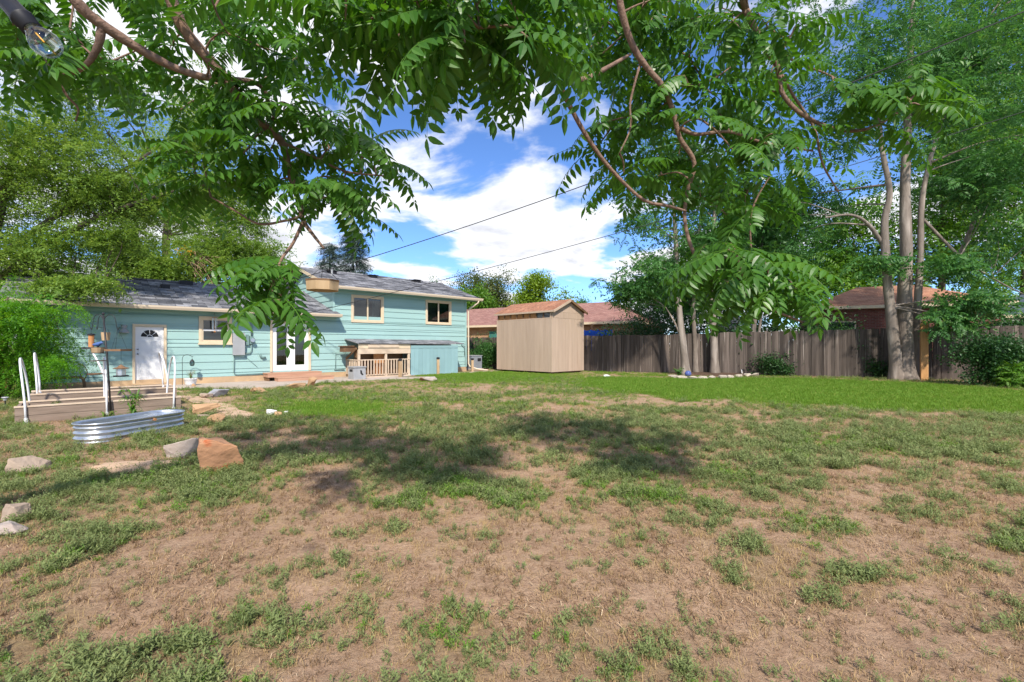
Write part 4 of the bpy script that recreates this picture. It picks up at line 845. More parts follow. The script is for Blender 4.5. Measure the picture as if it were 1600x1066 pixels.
# sapling
def small_plant(name, lab, cat, base, h, nst, nl, ll, lw, leaf, spread=.25, droop=.5, rs=1, group=None):
    random.seed(rs); t = empty(name, base, 0, lab, cat, group); sm = MB(); lf = MB()
    for k in range(nst):
        a = rnd(0, 6.28); s = rnd(.3, 1)*spread; pts = smooth([Vector((0,0,-.03)), Vector((math.cos(a)*s*.3, math.sin(a)*s*.3, h*rnd(.4,.6))), Vector((math.cos(a)*s, math.sin(a)*s, h*rnd(.75,1.05)))], 5)
        sm.tube(pts, [.007*(1-.7*i/(len(pts)-1)) for i in range(len(pts))], 4, 0, False)
        for j in range(nl):
            f = rnd(.25, 1); p = pts[min(int(f*(len(pts)-1)), len(pts)-1)]; b = rnd(0, 6.28); leaflet(lf, p, Vector((math.cos(b), math.sin(b), rnd(-.9,.5)*droop*2)), Vector((0,0,1)), ll*rnd(.7,1.2), lw, 0, .25, .25)
    sm.build('stem', mt['twig'], t); lf.build('foliage', leaf, t); return t
small_plant('sapling', 'small peach sapling with long drooping leaves between tub and raised bed', 'sapling', gground(207, 660), .66, 7, 20, .15, .028, mt['brightleaf'], .25, .7, 4)
small_plant('weed_clump', 'low dark green weed at the foot of the feeder pole', 'plant', gground(168, 657), .2, 8, 14, .06, .02, mt['weedbright'], .14, .5, 5)

for k_, (x_, y_, lab_) in enumerate(((.5, .5, 'small green seedling at the left end of the front raised bed'), (1.75, .6, 'small green seedling at the right end of the front raised bed'))):
    small_plant('seedling', lab_, 'plant', bc+E1*x_+E2*y_+Vector((0,0,.19)), .16, 5, 8, .06, .022, mt['weedbright'], .12, .5, 90+k_)
# bird feeder pole and what hangs on it
fp = gground(174, 652); tp = P(161.5, 492, fp.y-.0)
pole = empty('feeder_pole', fp, 0, 'leaning black metal feeder pole with curved hooks beside the raised bed', 'feeder pole')
tv = tp-fp; m = MB(); m.tube([Vector((0,0,-.1)), tv*.5+Vector((.01,0,0)), tv], .016, 8); m.build('pole_shaft', mt['black'], pole, True)
m = MB(); m.lathe([(.001,-.03),(.03,0),(.001,.035)], 8, tv+Vector((0,0,.02))); m.build('finial', mt['black'], pole)
def hook(px, drop, f, name='hook_arm'):
    q = fp+tv*f; e = P(px, 0, fp.y); dx = e.x-q.x; m = MB()
    pts = smooth([Vector((0,0,-.12)), Vector((dx*.1,0,.0)), Vector((dx*.45,0,.07)), Vector((dx*.8,0,.0)), Vector((dx*.95,0,-drop)), Vector((dx*1.05,0,-drop-.02)), Vector((dx*1.12,0,-drop+.02))], 5)
    m.tube([p+tv*f for p in pts], .006, 6); m.build(name, mt['black'], pole, True); return q+Vector((dx*1.02, 0, -drop))
hL = hook(143, .2, .97); hR = hook(184, .2, .97); hM = hook(153, .02, .70); hL2 = hook(152, .18, .96)
def hang_wire(m, a, b): m.tube([a, b], .003, 4)
# tube feeder
t = empty('tube_feeder', (hL.x, hL.y, hL.z-.12), 0, 'clear seed tube bird feeder with round tray hanging on the left hook', 'bird feeder'); m = MB(); hang_wire(m, (0,0,.12), (0,0,0)); m.build('hanger', mt['black'], t)
m = MB(); m.lathe([(.001,.02),(.06,0),(.062,-.02),(.001,-.021)], 12); m.build('cap', mt['blackplastic'], t); m = MB(); m.lathe([(.045,-.02),(.045,-.25)], 12); m.build('seed_tube', mt['cedar'], t); m = MB(); m.lathe([(.045,-.25),(.05,-.27),(.14,-.275),(.145,-.26),(.15,-.285),(.05,-.29)], 14); m.build('tray', mt['black'], t)
# bowl feeder on the mid arm
t = empty('bowl_feeder', (hM.x, hM.y, hM.z), 0, 'tan bowl shaped bird feeder on the short middle arm of the pole', 'bird feeder'); m = MB(); m.lathe([(.001,-.12),(.09,-.12),(.12,-.02),(.11,-.02),(.085,-.10),(.001,-.10)], 14); m.build('bowl', mt['postwood'], t); m = MB(); m.lathe([(.001,-.135),(.16,-.135),(.16,-.121),(.001,-.121)], 14); m.build('tray', mt['black'], t)
# blue bird
random.seed(2); bp = Vector((hM.x-.0, hM.y, hM.z+.035)); bird = empty('bird', bp+Vector((0,0,-.055)), 0, 'small blue bird perched on the rim of the bowl feeder', 'bird')
m = MB(); m.tube([(-.19,0,.035),(-.12,0,.05),(-.08,0,.055),(-.03,0,.06),(.02,0,.068),(.05,0,.085),(.075,0,.095),(.095,0,.09),(.115,0,.086)], [.012,.014,.02,.036,.040,.030,.028,.016,.002], 10); m.build('body', M('blue_feathers', (.03,.10,.38), (.10,.16,.30), scale=30, rough=.7), bird, True)
m = MB(); m.tube([(0,.015,.03),(0,.015,.0)], .004, 5); m.tube([(0,-.015,.03),(0,-.015,.0)], .004, 5); m.build('leg', mt['black'], bird)
# bucket feeder
t = empty('bucket_feeder', (hL2.x+.06, hL2.y+.12, hL2.z-.04), 0, 'small tan bucket hanging behind the top of the feeder pole', 'bird feeder'); m = MB(); m.lathe([(.001,-.20),(.06,-.20),(.075,-.04),(.07,-.04),(.055,-.19),(.001,-.19)], 12); m.build('bucket', mt['postwood'], t); m = MB(); m.tube(smooth([(-.07,0,-.05),(-.04,0,.02),(0,0,.04),(.04,0,.02),(.07,0,-.05)], 4), .003, 4); m.tube([(0,0,.04),(-.06,-.12,.06)], .004, 4); m.build('bail', mt['black'], t)
# hanging tray
t = empty('tray_feeder', (hR.x, hR.y, hR.z), 0, 'flat wooden tray feeder hanging by three chains on the right hook', 'bird feeder'); m = MB()
for k in range(3): hang_wire(m, (0,0,-.0), (math.cos(k*2.09+.5)*.14, math.sin(k*2.09+.5)*.14, -.42))
m.build('chain', mt['black'], t); m = MB(); m.box(-.16,.16,-.13,.13,-.45,-.44); m.box(-.16,.16,-.13,-.115,-.44,-.41); m.box(-.16,.16,.115,.13,-.44,-.41); m.box(-.16,-.145,-.115,.115,-.44,-.41); m.box(.145,.16,-.115,.115,-.44,-.41); m.build('tray', mt['brownwood'], t)
# house feeder below the tray
q = Vector((hR.x+.06, hR.y, hR.z-.45)); t = empty('lantern_feeder', q, 0, 'pagoda roofed seed feeder hanging below the wooden tray', 'bird feeder'); m = MB(); hang_wire(m, (0,0,0), (0,0,-.28)); m.build('hanger', mt['black'], t)
m = MB(); m.lathe([(.001,-.26),(.03,-.28),(.06,-.31),(.13,-.335),(.12,-.345),(.001,-.345)], 8); m.build('roof', mt['brownwood'], t); m = MB(); m.lathe([(.075,-.345),(.075,-.47)], 8); m.build('seed_cage', mt['galv'], t); m = MB(); m.lathe([(.001,-.495),(.12,-.495),(.125,-.475),(.001,-.475)], 12); m.build('tray', mt['black'], t)
# two plates clamped to the pole
for f, px, lab in ((.55, 156, 'upper small clear plate clamped to the feeder pole'), (.42, 151, 'lower dark plate clamped to the feeder pole')):
    q = fp+tv*f; e = P(px, 0, fp.y); t = empty('feeder_plate', (e.x, q.y-.03, q.z), 0, lab, 'bird feeder'); m = MB(); m.lathe([(.001,-.008),(.11,-.008),(.12,.015),(.112,.015),(.10,.0),(.001,.0)], 14); m.build('plate', mt['galv' if f > .5 else 'brownwood'], t); m = MB(); m.tube([(0,0,.0),(q.x-e.x,.03,.0)], .006, 5); m.build('clamp', mt['black'], t)

# shepherd hook, lantern, potted plant
sp = on_house(.86, -.45); t = empty('shepherd_hook', sp, HROT, 'thin black shepherd hook standing by the white back door', 'garden hook'); m = MB(); m.tube(smooth([(0,0,-.08),(0,0,.6),(0,0,.95),(.06,0,1.06),(.16,0,1.08),(.25,0,1.03),(.28,0,1.0),(.31,0,1.03)], 5), .008, 6); m.build('hook', mt['black'], t, True)
t = empty('lantern', sp+Vector((U.x*.28, U.y*.28, 1.0)), HROT, 'small black lantern hanging from the shepherd hook', 'lantern'); m = MB(); m.tube([(0,0,0),(0,0,-.08)], .004, 5); m.build('ring', mt['black'], t); m = MB(); m.lathe([(.001,-.06),(.03,-.10),(.075,-.16),(.06,-.165),(.001,-.165)], 8); m.build('lid', mt['black'], t); m = MB(); m.lathe([(.055,-.165),(.07,-.22),(.055,-.29)], 8); m.build('lamp_glass', mt['glass'], t); m = MB(); m.lathe([(.001,-.32),(.05,-.31),(.06,-.29),(.001,-.29)], 8); m.build('base', mt['black'], t)
for k in range(6): a = k*1.047; MB().tube([(math.cos(a)*.058, math.sin(a)*.058, -.165),(math.cos(a)*.073, math.sin(a)*.073, -.22),(math.cos(a)*.058, math.sin(a)*.058, -.29)], .005, 4).build('bar', mt['black'], t)
pp = on_house(1.05, -.75, .0); t = empty('flower_pot', pp, 0, 'white ceramic flower pot on the patio edge by the back door', 'pot'); m = MB(); m.lathe([(.001,0),(.12,0),(.16,.10),(.185,.24),(.20,.25),(.20,.27),(.175,.27),(.16,.22),(.001,.21)], 18); m.build('pot_body', mt['white'], t, True)
small_plant('potted_plant', 'spiky green plant growing in the white pot', 'plant', pp+Vector((0,0,.2)), .36, 12, 5, .10, .02, mt['brightleaf'], .18, .3, 9)

# rocks ------------------------------------------------------------------
def rock(px, py, w, d, h, mat, lab, seed, rz=0, cuts=9, group=None, sink=.12, world=None, sub=3):
    """angular stone: convex hull of a few points, chipped and roughened"""
    random.seed(seed); bm = bmesh.new()
    for k in range(cuts+5):
        v = Vector((rnd(-1,1), rnd(-1,1), rnd(-1,1))); v = v/max(abs(v.x), abs(v.y), abs(v.z))*rnd(.75,1); v.x *= rnd(.8,1); bm.verts.new(v)
    bmesh.ops.convex_hull(bm, input=bm.verts[:]); bmesh.ops.delete(bm, geom=[v for v in bm.verts if not v.link_faces], context='VERTS')
    bmesh.ops.bevel(bm, geom=bm.edges[:], offset=.06, segments=1, affect='EDGES', profile=.5, clamp_overlap=True)
    bmesh.ops.triangulate(bm, faces=bm.faces[:]); bmesh.ops.subdivide_edges(bm, edges=bm.edges[:], cuts=sub, use_grid_fill=True)
    for v in bm.verts:
        c = v.co; v.co = c*(1+.045*math.sin(c.x*6+seed)*math.cos(c.y*5+c.z*7)+.02*math.sin(c.x*17+c.y*13+seed)+.015*math.sin(c.z*23-c.y*19)+rnd(-.008,.008))
    for v in bm.verts: v.co = Vector((v.co.x*w/2, v.co.y*d/2, v.co.z*h*.56+h*(.5-sink)))
    bmesh.ops.recalc_face_normals(bm, faces=bm.faces[:])
    me = bpy.data.meshes.new('rock'); bm.to_mesh(me); bm.free(); me.materials.append(mat)
    p = world if world is not None else gground(px, py); o = bpy.data.objects.new('rock', me); C.objects.link(o); o.location = p; o.rotation_euler = (0, 0, rz); tag(o, lab, 'rock', group); return o
rock(347, 736, .50, .38, .40, mt['orangerock'], 'large angular orange boulder with a rust red stain in the weeds', 12, .4, 7)
rock(292, 714, .46, .28, .26, mt['palerock'], 'whitish boulder with a brown patch beside the orange boulder', 21, .2, 8)
rock(40, 740, .52, .30, .20, mt['tanrock'], 'broad pale flat boulder at the left edge of the yard', 33, .5, 6)
rock(22, 812, .26, .20, .13, mt['tanrock'], 'brown stone on top of the pair at the lower left edge', 41, .3)
rock(12, 834, .32, .18, .09, mt['palerock'], 'flat pale stone in front of the brown one at the lower left edge', 44, .1)
rock(322, 646, .55, .30, .22, mt['buffrock'], 'wedge shaped orange sandstone lying on the dirt path', 52, .8, 7)
rock(338, 663, .34, .26, .22, mt['buffrock'], 'chunky buff stone just below the path wedge', 57, .2, 7)
rock(318, 652, .34, .16, .07, mt['tanrock'], 'thin pale slab under the path wedge stone', 58, .3)
rock(305, 664, .14, .12, .10, mt['tanrock'], 'small pale stone left of the chunky buff stone', 59, .3)
rock(424, 648, .26, .16, .12, mt['white'], 'white lumpy stone in the bright grass', 61, .3)
rock(436, 651, .16, .14, .11, mt['buffrock'], 'small tan stone beside the white lumpy stone', 62, .3)
rock(447, 646, .09, .08, .06, mt['white'], 'tiny white stone right of the tan one in the grass', 63, .3)
rock(340, 620, .62, .36, .24, mt['greyrock'], 'blue grey boulder in the grass below the patio', 66, .5)
rock(322, 622, .40, .3, .15, mt['tanrock'], 'tan boulder left of the blue grey one', 67, .2)
rock(407, 614, .60, .30, .20, mt['buffrock'], 'leftmost buff block along the patio edge', 71, .6, 6)
rock(462, 607, .80, .35, .20, mt['buffrock'], 'long low buff slab along the patio edge', 74, .6, 6)
rock(487, 604.5, .42, .3, .36, mt['buffrock'], 'tallest buff block along the patio edge', 76, .7, 6)
rock(303, 605, .18, .15, .14, mt['buffrock'], 'round buff stone next to the white pot', 79)
rock(948, 589, .36, .24, .12, mt['white'], 'white stone lying by the fence right of the shed', 81, .2)
rock(668, 596, .85, .4, .20, mt['palerock'], 'mottled brown and white slab in the grass before the teal panel', 83, .5, 8)
# stones edging the bed under the trees
eb0 = [G(1051, 591), G(1066, 592.5), G(1082, 593.5), G(1098, 593), G(1113, 592.5), G(1128, 592), G(1143, 591.5), G(1156, 590.5), G(1169, 589), G(1181, 588)]
for k, p in enumerate(eb0): rock(0, 0, .50, .24, .17, mt['edgestone'], 'cream edging stone, %s in the curved row round the tree bed' % ('leftmost', 'second from left', 'third from left', 'fourth from left', 'fifth from left', 'fifth from right', 'fourth from right', 'third from right', 'second from right', 'rightmost')[k], 100+k, -.15+.05*k, 8, 'stones edging the tree bed', .15, p, 2)
m = MB(); c = G(1118, 590); nn = 20; vs = [(0,0,.10)]
for rr, z in ((.5, .085), (.8, .05), (1.0, -.01)):
    for k in range(nn): a = 2*math.pi*k/nn; vs.append((math.cos(a)*2.3*rr, math.sin(a)*1.5*rr, z+rnd(-.012,.012)))
fs = [(0, 1+k, 1+(k+1) % nn) for k in range(nn)]
for i in range(2): fs += [(1+i*nn+k, 1+(i+1)*nn+k, 1+(i+1)*nn+(k+1) % nn, 1+i*nn+(k+1) % nn) for k in range(nn)]
m.add(vs, fs); o = m.build('tree_bed', mt['soil'], None, True, Vector((9.6, 21.9, 0)), fang); tag(o, 'low mound of brown soil under the slim trees', kind='structure')
o = MB(); o.lathe([(.001,0),(.08,.01),(.13,.06),(.145,.13),(.12,.20),(.07,.245),(.001,.26)], 16); o = o.build('garden_ball', M('blue_glaze', (.10,.14,.38), (.08,.11,.30), rough=.15), None, True, G(1075, 589)+Vector((0,0,.02))); tag(o, 'glossy blue garden ball at the left end of the edging stones', 'garden ball')
small_plant('plant', 'little dark green plant beside the blue garden ball', 'plant', G(1061, 588), .42, 10, 12, .14, .06, mt['ailleaf'], .28, .4, 14)
o = MB(); o.tube([(0,0,-.03),(-.04,0,.25)], [.025,.018], 6); o = o.build('marker_stake', mt['white'], None, False, G(1160, 586)); tag(o, 'short white stake leaning among the tree bed weeds', 'stake')
# sand spill near the boulders
m = MB(); c = gground(200, 733); nn = 26; vs = [(0,0,.045)]
for rr, z in ((.4,.045),(.75,.03),(1.0,-.02)):
    for k in range(nn): a = 2*math.pi*k/nn; q = rr*(1+.22*math.sin(a*3+1)+.1*math.sin(a*7)); vs.append((math.cos(a)*.45*q, math.sin(a)*.26*q, z+rnd(-.012,.012)))
fs = [(0, 1+k, 1+(k+1) % nn) for k in range(nn)]
for i in range(2): fs += [(1+i*nn+k, 1+(i+1)*nn+k, 1+(i+1)*nn+(k+1) % nn, 1+i*nn+(k+1) % nn) for k in range(nn)]
m.add(vs, fs); o = m.build('sand_patch', mt['sand'], None, True, c, .3); tag(o, 'spill of pale sand beside the boulders', kind='structure')
# bare vine stem along the house base
q = on_house(-1.6, -.35); t = empty('vine_stump', q, HROT, 'dry brown vine stem bent along the base of the teal wall', 'vine'); m = MB(); m.tube(smooth([(0,0,-.05),(-.02,0,.3),(-.15,.05,.42),(-.8,.1,.40),(-1.5,.15,.34)], 5), [.05-.0015*i for i in range(21)], 6); m.tube(smooth([(-.02,0,.3),(.06,0,.55),(0,.05,.75),(-.15,.05,.85)], 4), .012, 5); m.tube(smooth([(-.02,0,.3),(-.12,0,.6),(-.1,.05,.8)], 4), .010, 5); m.build('stem', mt['brownwood'], t, True)
# solar path stake at far left
t = empty('garden_light', gground(8, 640), 0, 'short black garden light stake at the far left by the fence', 'garden light'); m = MB(); m.tube([(0,0,-.05),(0,0,.20)], .012, 6); m.build('stake', mt['black'], t); m = MB(); m.lathe([(.03,.20),(.035,.25),(.06,.255),(.05,.275),(.001,.28)], 10); m.build('head', mt['grey'], t)

# ================================================================== WIRES
def wire(name, pts_, lab, r=.012, sag=.3):
    a, b = pts_; m = MB(); P0 = [a.lerp(b, k/30)-Vector((0,0,sag*4*(k/30)*(1-k/30))) for k in range(31)]; m.tube([p-a for p in P0], r, 5); o = m.build(name, mt['wire'], None, True, a); tag(o, lab, 'cable', 'overhead cables from the house')
wa = on_house(3.38, -.2, 3.60); e = P(1480, 8, 10.5); wire('overhead_cable', (wa, wa+(e-wa)*1.6), 'upper overhead cable rising from the house roof into the right trees', .014, .95)
wb = on_house(5.9, -.62, 2.75); wb = on_house(4.9, -.62, 2.68); e = P(1300, 253, 15.5); wire('overhead_cable', (wb, wb+(e-wb)*1.5), 'lower overhead cable crossing before the taller roof', .012, .35)

# ================================================================== TREES
# multi stemmed tree at the right
Y0 = 18.6
def trace(pts, Y, dy=0): return [P(px, py, Y+dy*i/(len(pts)-1)) for i, (px, py) in enumerate(pts)]
def clampz(l): l[0].z = -.1; return l
stems = [(clampz(trace([(1402,593),(1398,550),(1392,490),(1386,430),(1382,350),(1390,300),(1378,230),(1368,120)], Y0, -.3)), .24, .06),
         (clampz(trace([(1414,594),(1414,540),(1413,470),(1416,400),(1414,300),(1418,200),(1424,60),(1430,-60)], Y0, .2)), .33, .07),
         (clampz(trace([(1429,593),(1430,540),(1434,470),(1438,400),(1440,320),(1452,255),(1475,180),(1520,60)], Y0, .5)), .17, .05),
         (trace([(1384,390),(1358,352),(1330,336),(1290,340)], Y0, -.8), .09, .03), (trace([(1500,400),(1520,350),(1540,300),(1600,240),(1660,200)], Y0+1.5, -1), .10, .03), (trace([(1440,340),(1500,400),(1560,440),(1600,460)], Y0+.5, -.6), .06, .02)]
blobs = [(P(1330,150,19), (3.0,2.6,2.6), 1.3), (P(1450,60,19), (3.2,3,3), 1.5), (P(1560,150,18.5), (2.8,2.6,3.2), 1.6), (P(1270,330,20), (2.0,2.0,1.6), .7), (P(1575,330,18.5), (1.9,2,2.2), 1.1), (P(1440,410,17.6), (1.7,1.0,.8), .42), (P(1530,490,17.3), (1.5,.9,.7), .5), (P(1310,-60,19), (4,3,3), .9), (P(1600,-60,19), (4,3,3), .9), (P(1480,270,20.5), (2.2,1.5,1.4), .55)]
tree('multi_stemmed_tree', 'large multi stemmed grey barked tree rising before the fence at right', 'tree', stems, blobs, 'mix', 2000, mt['ailleaf'], mt['bark'], (.75,1.2), None, True, 8, .30, True, G(1414,593), 1.0, .35, 11)
# slim trees in the stone edged bed
def slim(pts, Y, r, blobs, n, lab, seed, extra=()):
    st = [(clampz(trace(pts, Y, 0)), r, r*.35)]+[(trace(a, Y, .4), b, .02) for a, b in extra]; b = Vector(st[0][0][0]); b.z = 0
    tree('slim_tree', lab, 'tree', st, blobs, 'mix', n, mt['ailleaf'], mt['bark'], (.7,1.1), 'slim trees in the stone edged bed', True, 6, .30, True, b, 1.0, .3, seed)
slim([(1072,588),(1068,545),(1062,490),(1058,430),(1055,360),(1050,280)], 21.5, .19, [(P(1010,420,21.5), (1.9,1.6,1.2), 1.0), (P(985,460,21.2), (1.0,1.0,.6), .6), (P(1050,340,21.5), (2.2,1.9,1.6), 1.0), (P(1040,250,21.5), (2,1.8,1.5), .7)], 620, 'leftmost slim grey tree leaning left in the stone edged bed', 21, [([(1062,520),(1052,500),(1040,480)], .06)])
slim([(1087,585),(1086,540),(1084,480),(1090,400),(1095,330)], 22.6, .13, [(P(1080,460,23), (1.6,1.3,1.0), 1), (P(1095,370,23), (1.8,1.5,1.5), 1)], 320, 'thinnest dark trunked tree standing behind the leftmost slim tree', 22)
slim([(1117,588),(1116,540),(1113,480),(1112,420),(1116,350),(1120,260)], 21.8, .19, [(P(1140,410,21.8), (1.9,1.6,1.2), 1), (P(1120,300,21.8), (2.2,2,1.7), 1), (P(1180,340,22), (1.8,1.6,1.4), .9)], 560, 'straight pale slim tree in the middle of the stone edged bed', 23, [([(1114,490),(1125,465),(1140,450)], .07)])
slim([(1176,587),(1176,545),(1180,490),(1186,420),(1195,330)], 22.3, .14, [(P(1200,430,22.3), (1.7,1.5,1.2), 1), (P(1220,340,22.3), (2,1.8,1.6), 1)], 420, 'twin slim tree at the right end of the stone edged bed', 24, [([(1183,587),(1184,545),(1190,490),(1205,420)], .12)])
# shrubs along the fence
def shrub(px, py, r, n, leaf, lab, seed, spray='broad', zc=.75, world=None, scl=(.7,1.1), name='shrub', Y=None):
    b = world if world is not None else G(px, py); r = Vector(r); tree(name, lab, 'shrub', [([b+Vector((0,0,-.1)), b+Vector((.05,.02,r.z*.7)), b+Vector((.1,.05,r.z*1.3))], .035, .015), ([b+Vector((.05,.05,-.1)), b+Vector((-r.x*.3,.1,r.z*.6)), b+Vector((-r.x*.5,.1,r.z*1.2))], .03, .012)], [(b+Vector((0,0,r.z*zc*1.2)), r, 1)], spray, n, leaf, mt['darkbark'], scl, None, True, 14, .33, False, b, .7, .3, seed, .02)
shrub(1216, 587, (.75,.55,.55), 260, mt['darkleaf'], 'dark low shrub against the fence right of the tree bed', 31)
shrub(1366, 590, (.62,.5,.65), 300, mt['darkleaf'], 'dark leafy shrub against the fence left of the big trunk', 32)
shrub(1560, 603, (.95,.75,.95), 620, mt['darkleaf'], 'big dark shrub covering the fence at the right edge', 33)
shrub(1590, 606, (.35,.3,.35), 90, mt['brightleaf'], 'bright yellow green seedling before the dark shrub at the right edge', 34, 'pin', .9, None, (.5,.8), 'seedling')
shrub(762, 577, (1.0,.8,.85), 420, mt['ailleaf'], 'rounded green shrub beside the air conditioner', 35, 'broad', .8, on_house(16.1, 1.2))
# feathery bush at the left edge
bb = Vector((-13.6, 12.0, 0))
tree('feathery_bush', 'bright green feathery bush spilling in at the left edge before the house', 'bush', [([bb+Vector((0,0,-.1)), bb+Vector((.3,-.1,1.2)), bb+Vector((.9,-.2,2.4))], .06, .02), ([bb+Vector((.1,.1,-.1)), bb+Vector((-.1,.1,1.4)), bb+Vector((.2,.1,2.7))], .06, .02), ([bb+Vector((.1,0,-.1)), bb+Vector((.8,0,.9)), bb+Vector((1.7,.1,1.5))], .05, .012)],
     [(P(0,540,11.6), (1.15,1.0,1.0), 1.4), (P(35,505,11.4), (.8,.8,.55), .7), (P(75,565,11.4), (.55,.4,.25), .2), (P(-40,520,12), (1.3,1.2,1.3), 1)], 'feather', 620, mt['bushleaf'], mt['darkbark'], (.55,.85), None, True, 8, .33, False, bb, .5, .35, 41, .02)
# tall fine leaved tree at the left
lb = Vector((-18.2, 15.2, 0))
tree('fine_leaved_tree', 'tall pale fine leaved tree arching over the left end of the roof', 'tree', [([lb+Vector((0,0,-.2)), lb+Vector((.2,0,2.5)), lb+Vector((.6,.2,5)), lb+Vector((1.4,.3,8.5))], .34, .08), ([lb+Vector((.2,0,2.3)), lb+Vector((1.8,-.2,4)), lb+Vector((4.5,-.2,5.6)), lb+Vector((7,0,6.6))], .17, .04), ([lb+Vector((.5,.1,4)), lb+Vector((2.5,.4,5.8)), lb+Vector((5.5,.8,8.2))], .14, .04), ([lb+Vector((.2,0,1.9)), lb+Vector((2,-.6,2.9)), lb+Vector((4.4,-.5,3.5)), lb+Vector((5.6,-.3,3.3))], .09, .02)],
     [(P(40,260,15), (2.6,2.2,1.8), 1.3), (P(150,280,15.5), (2.2,2,1.6), 1.1), (P(60,400,14.8), (2.0,1.6,1.0), .75), (P(160,390,15), (1.6,1.4,.9), .45), (P(250,320,16), (1.8,1.6,1.2), .6), (P(120,445,13.6), (1.1,.8,.45), .32), (P(-60,350,15.5), (2.5,2.5,2.8), 1.1), (P(170,180,15.5), (2,2,1.6), .6)], 'small', 2300, mt['elmleaf'], mt['darkbark'], (.7,1.15), None, True, 9, .30, True, lb, .8, .25, 43, .04)
# trees behind the house
tb = P(262, 400, 27); tb.z = 0
tree('vine_clad_tree', 'brown trunked leafy tree directly behind the low roof', 'tree', [([tb+Vector((0,0,-.2)), tb+Vector((.05,0,4)), tb+Vector((-.1,0,7)), tb+Vector((.2,0,12))], .42, .12)],
     [(P(215,415,26), (2.4,1.8,1.3), 1), (P(330,400,26), (2.4,1.8,1.5), 1.1), (P(300,440,25.5), (2.2,1.4,1.0), .7), (P(380,330,27), (2.4,2,2.2), .8), (P(290,280,27), (3,2.5,2.2), 1), (P(210,330,27), (2.4,2.0,1.8), .7), (P(320,200,28), (3.4,2.6,2.6), .9), (P(420,420,26), (2.0,1.6,1.5), .7)], 'small', 2500, mt['elmleaf'], mt['darkbark'], (1.1,1.7), None, True, 7, .32, True, tb, .8, .3, 45, .05)
ty = P(292, 394, 24.5); t = empty('dead_branch', P(330, 440, 24.4), 0, 'tangle of dry tan twigs caught above the low roof', 'branch'); m = MB(); random.seed(8); o_ = t.location.copy()
for k in range(34):
    a = P(rnd(285,325), rnd(388,415), 24.5)-o_; b = P(rnd(300,350), rnd(400,446), 24.4+rnd(-.5,.5))-o_; m.tube(smooth([a, a.lerp(b,.5)+Vector((rnd(-.2,.2),rnd(-.2,.2),rnd(-.05,.25))), b], 4), .016, 4)
m.build('twig', mt['twig'], t)
yl = MB(); random.seed(6)
for k in range(34):
    p = P(rnd(276,304), rnd(384,396), 24.4+rnd(-.2,.2))-o_; leaflet(yl, p, Vector((rnd(-1,1), rnd(-1,1), rnd(-.8,.4))), Vector((rnd(-.3,.3),-1,.5)), .18, .09, 0, .1, 0, 1)
yl.build('withered_leaves', mt['yellowleaf'], t)
def spruce(base, h, r, lab, n, seed):
    rg = np.random.default_rng(seed); t = empty('spruce', base, 0, lab, 'tree'); m = MB(); m.tube([(0,0,-.2),(0,0,h)], [.22,.02], 8); m.build('trunk', mt['darkbark'], t)
    z = 1.5+(h-1.6)*rg.random(n)**1.1; a = rg.uniform(0, 6.28, n); rr = r*(1-z/h*.97)*np.sqrt(rg.uniform(.25, 1, n))*(1+.25*np.sin(z*5+a*2)); pts = np.stack([rr*np.cos(a), rr*np.sin(a), z-.25*rr], -1)
    scatter('crown', SPR['needle'], pts, np.stack([rg.normal(0,.2,n), rg.normal(.25,.2,n), a], -1), rg.uniform(.9,1.7,n), mt['spruce'], t, 'stuff')
b = P(552, 400, 36); b.z = 0; spruce(b, 10.6, 2.3, 'blue grey spruce rising behind the taller roof', 1500, 3)
b = P(515, 400, 40); b.z = 0; spruce(b, 10.5, 2.2, 'spruce partly hidden left of the blue grey one', 1000, 4)
def fartree(px, ytop, Y, rx, lab, leaf, n, seed, spray='far', ybase=500, group='trees beyond the roofs'):
    b = P(px, 500, Y); b.z = 0; top = P(px, ytop, Y).z; lo = P(px, ybase, Y).z; zc = (top+lo)/2; rz = (top-lo)/2
    tree('background_tree', lab, 'tree', [([b+Vector((0,0,-.2)), b+Vector((.1,0,zc*.6)), b+Vector((.2,0,zc+rz*.5))], .3, .06)], [(Vector((b.x-rx*.35, b.y, zc-rz*.2)), (rx*.65,rx*.6,rz*.75), 1), (Vector((b.x+rx*.35, b.y+.4, zc-rz*.25)), (rx*.65,rx*.6,rz*.7), 1), (Vector((b.x, b.y, zc+rz*.3)), (rx*.6,rx*.5,rz*.62), .9)], spray, n, leaf, mt['darkbark'], (.8,1.3), group, True, 6, .30, True, b, 1.1, .35, seed)
fartree(775, 416, 50, 4.6, 'olive green tree behind the shed roof, left of the yellow green one', mt['oliveleaf'], 560, 51)
fartree(842, 422, 46, 2.9, 'yellow green tree peeping over the shed roof', mt['yellowgreen'], 420, 52)
fartree(905, 462, 70, 2.6, 'small distant dark tree right of the shed ridge', mt['ailleaf'], 240, 53)
fartree(673, 434, 60, 1.0, 'tiny treetop just above the taller roof', mt['ailleaf'], 120, 54)
fartree(740, 440, 44, 2.2, 'green tree between the house corner and the shed', mt['brightleaf'], 260, 55)
for px, yt, Y, rx, lf, n, sd_, lab in ((1330, 330, 34, 4.5, 'brightleaf', 520, 61, 'bright tree behind the brick house roof'), (1470, 60, 32, 6, 'brightleaf', 1100, 62, 'tall bright tree behind the multi stemmed tree'), (1600, -40, 30, 6.5, 'brightleaf', 1200, 63, 'tall bright tree at the far right beyond the fence'), (1210, 300, 36, 5, 'ailleaf', 640, 64, 'dark green tree beyond the fence behind the slim trees'), (1080, 420, 33, 4.2, 'darkleaf', 520, 65, 'low dark tree beyond the fence behind the tree bed')):
    fartree(px, yt, Y, rx, lab, mt[lf], n, sd_, 'pinfar', 505, 'trees beyond the back fence')
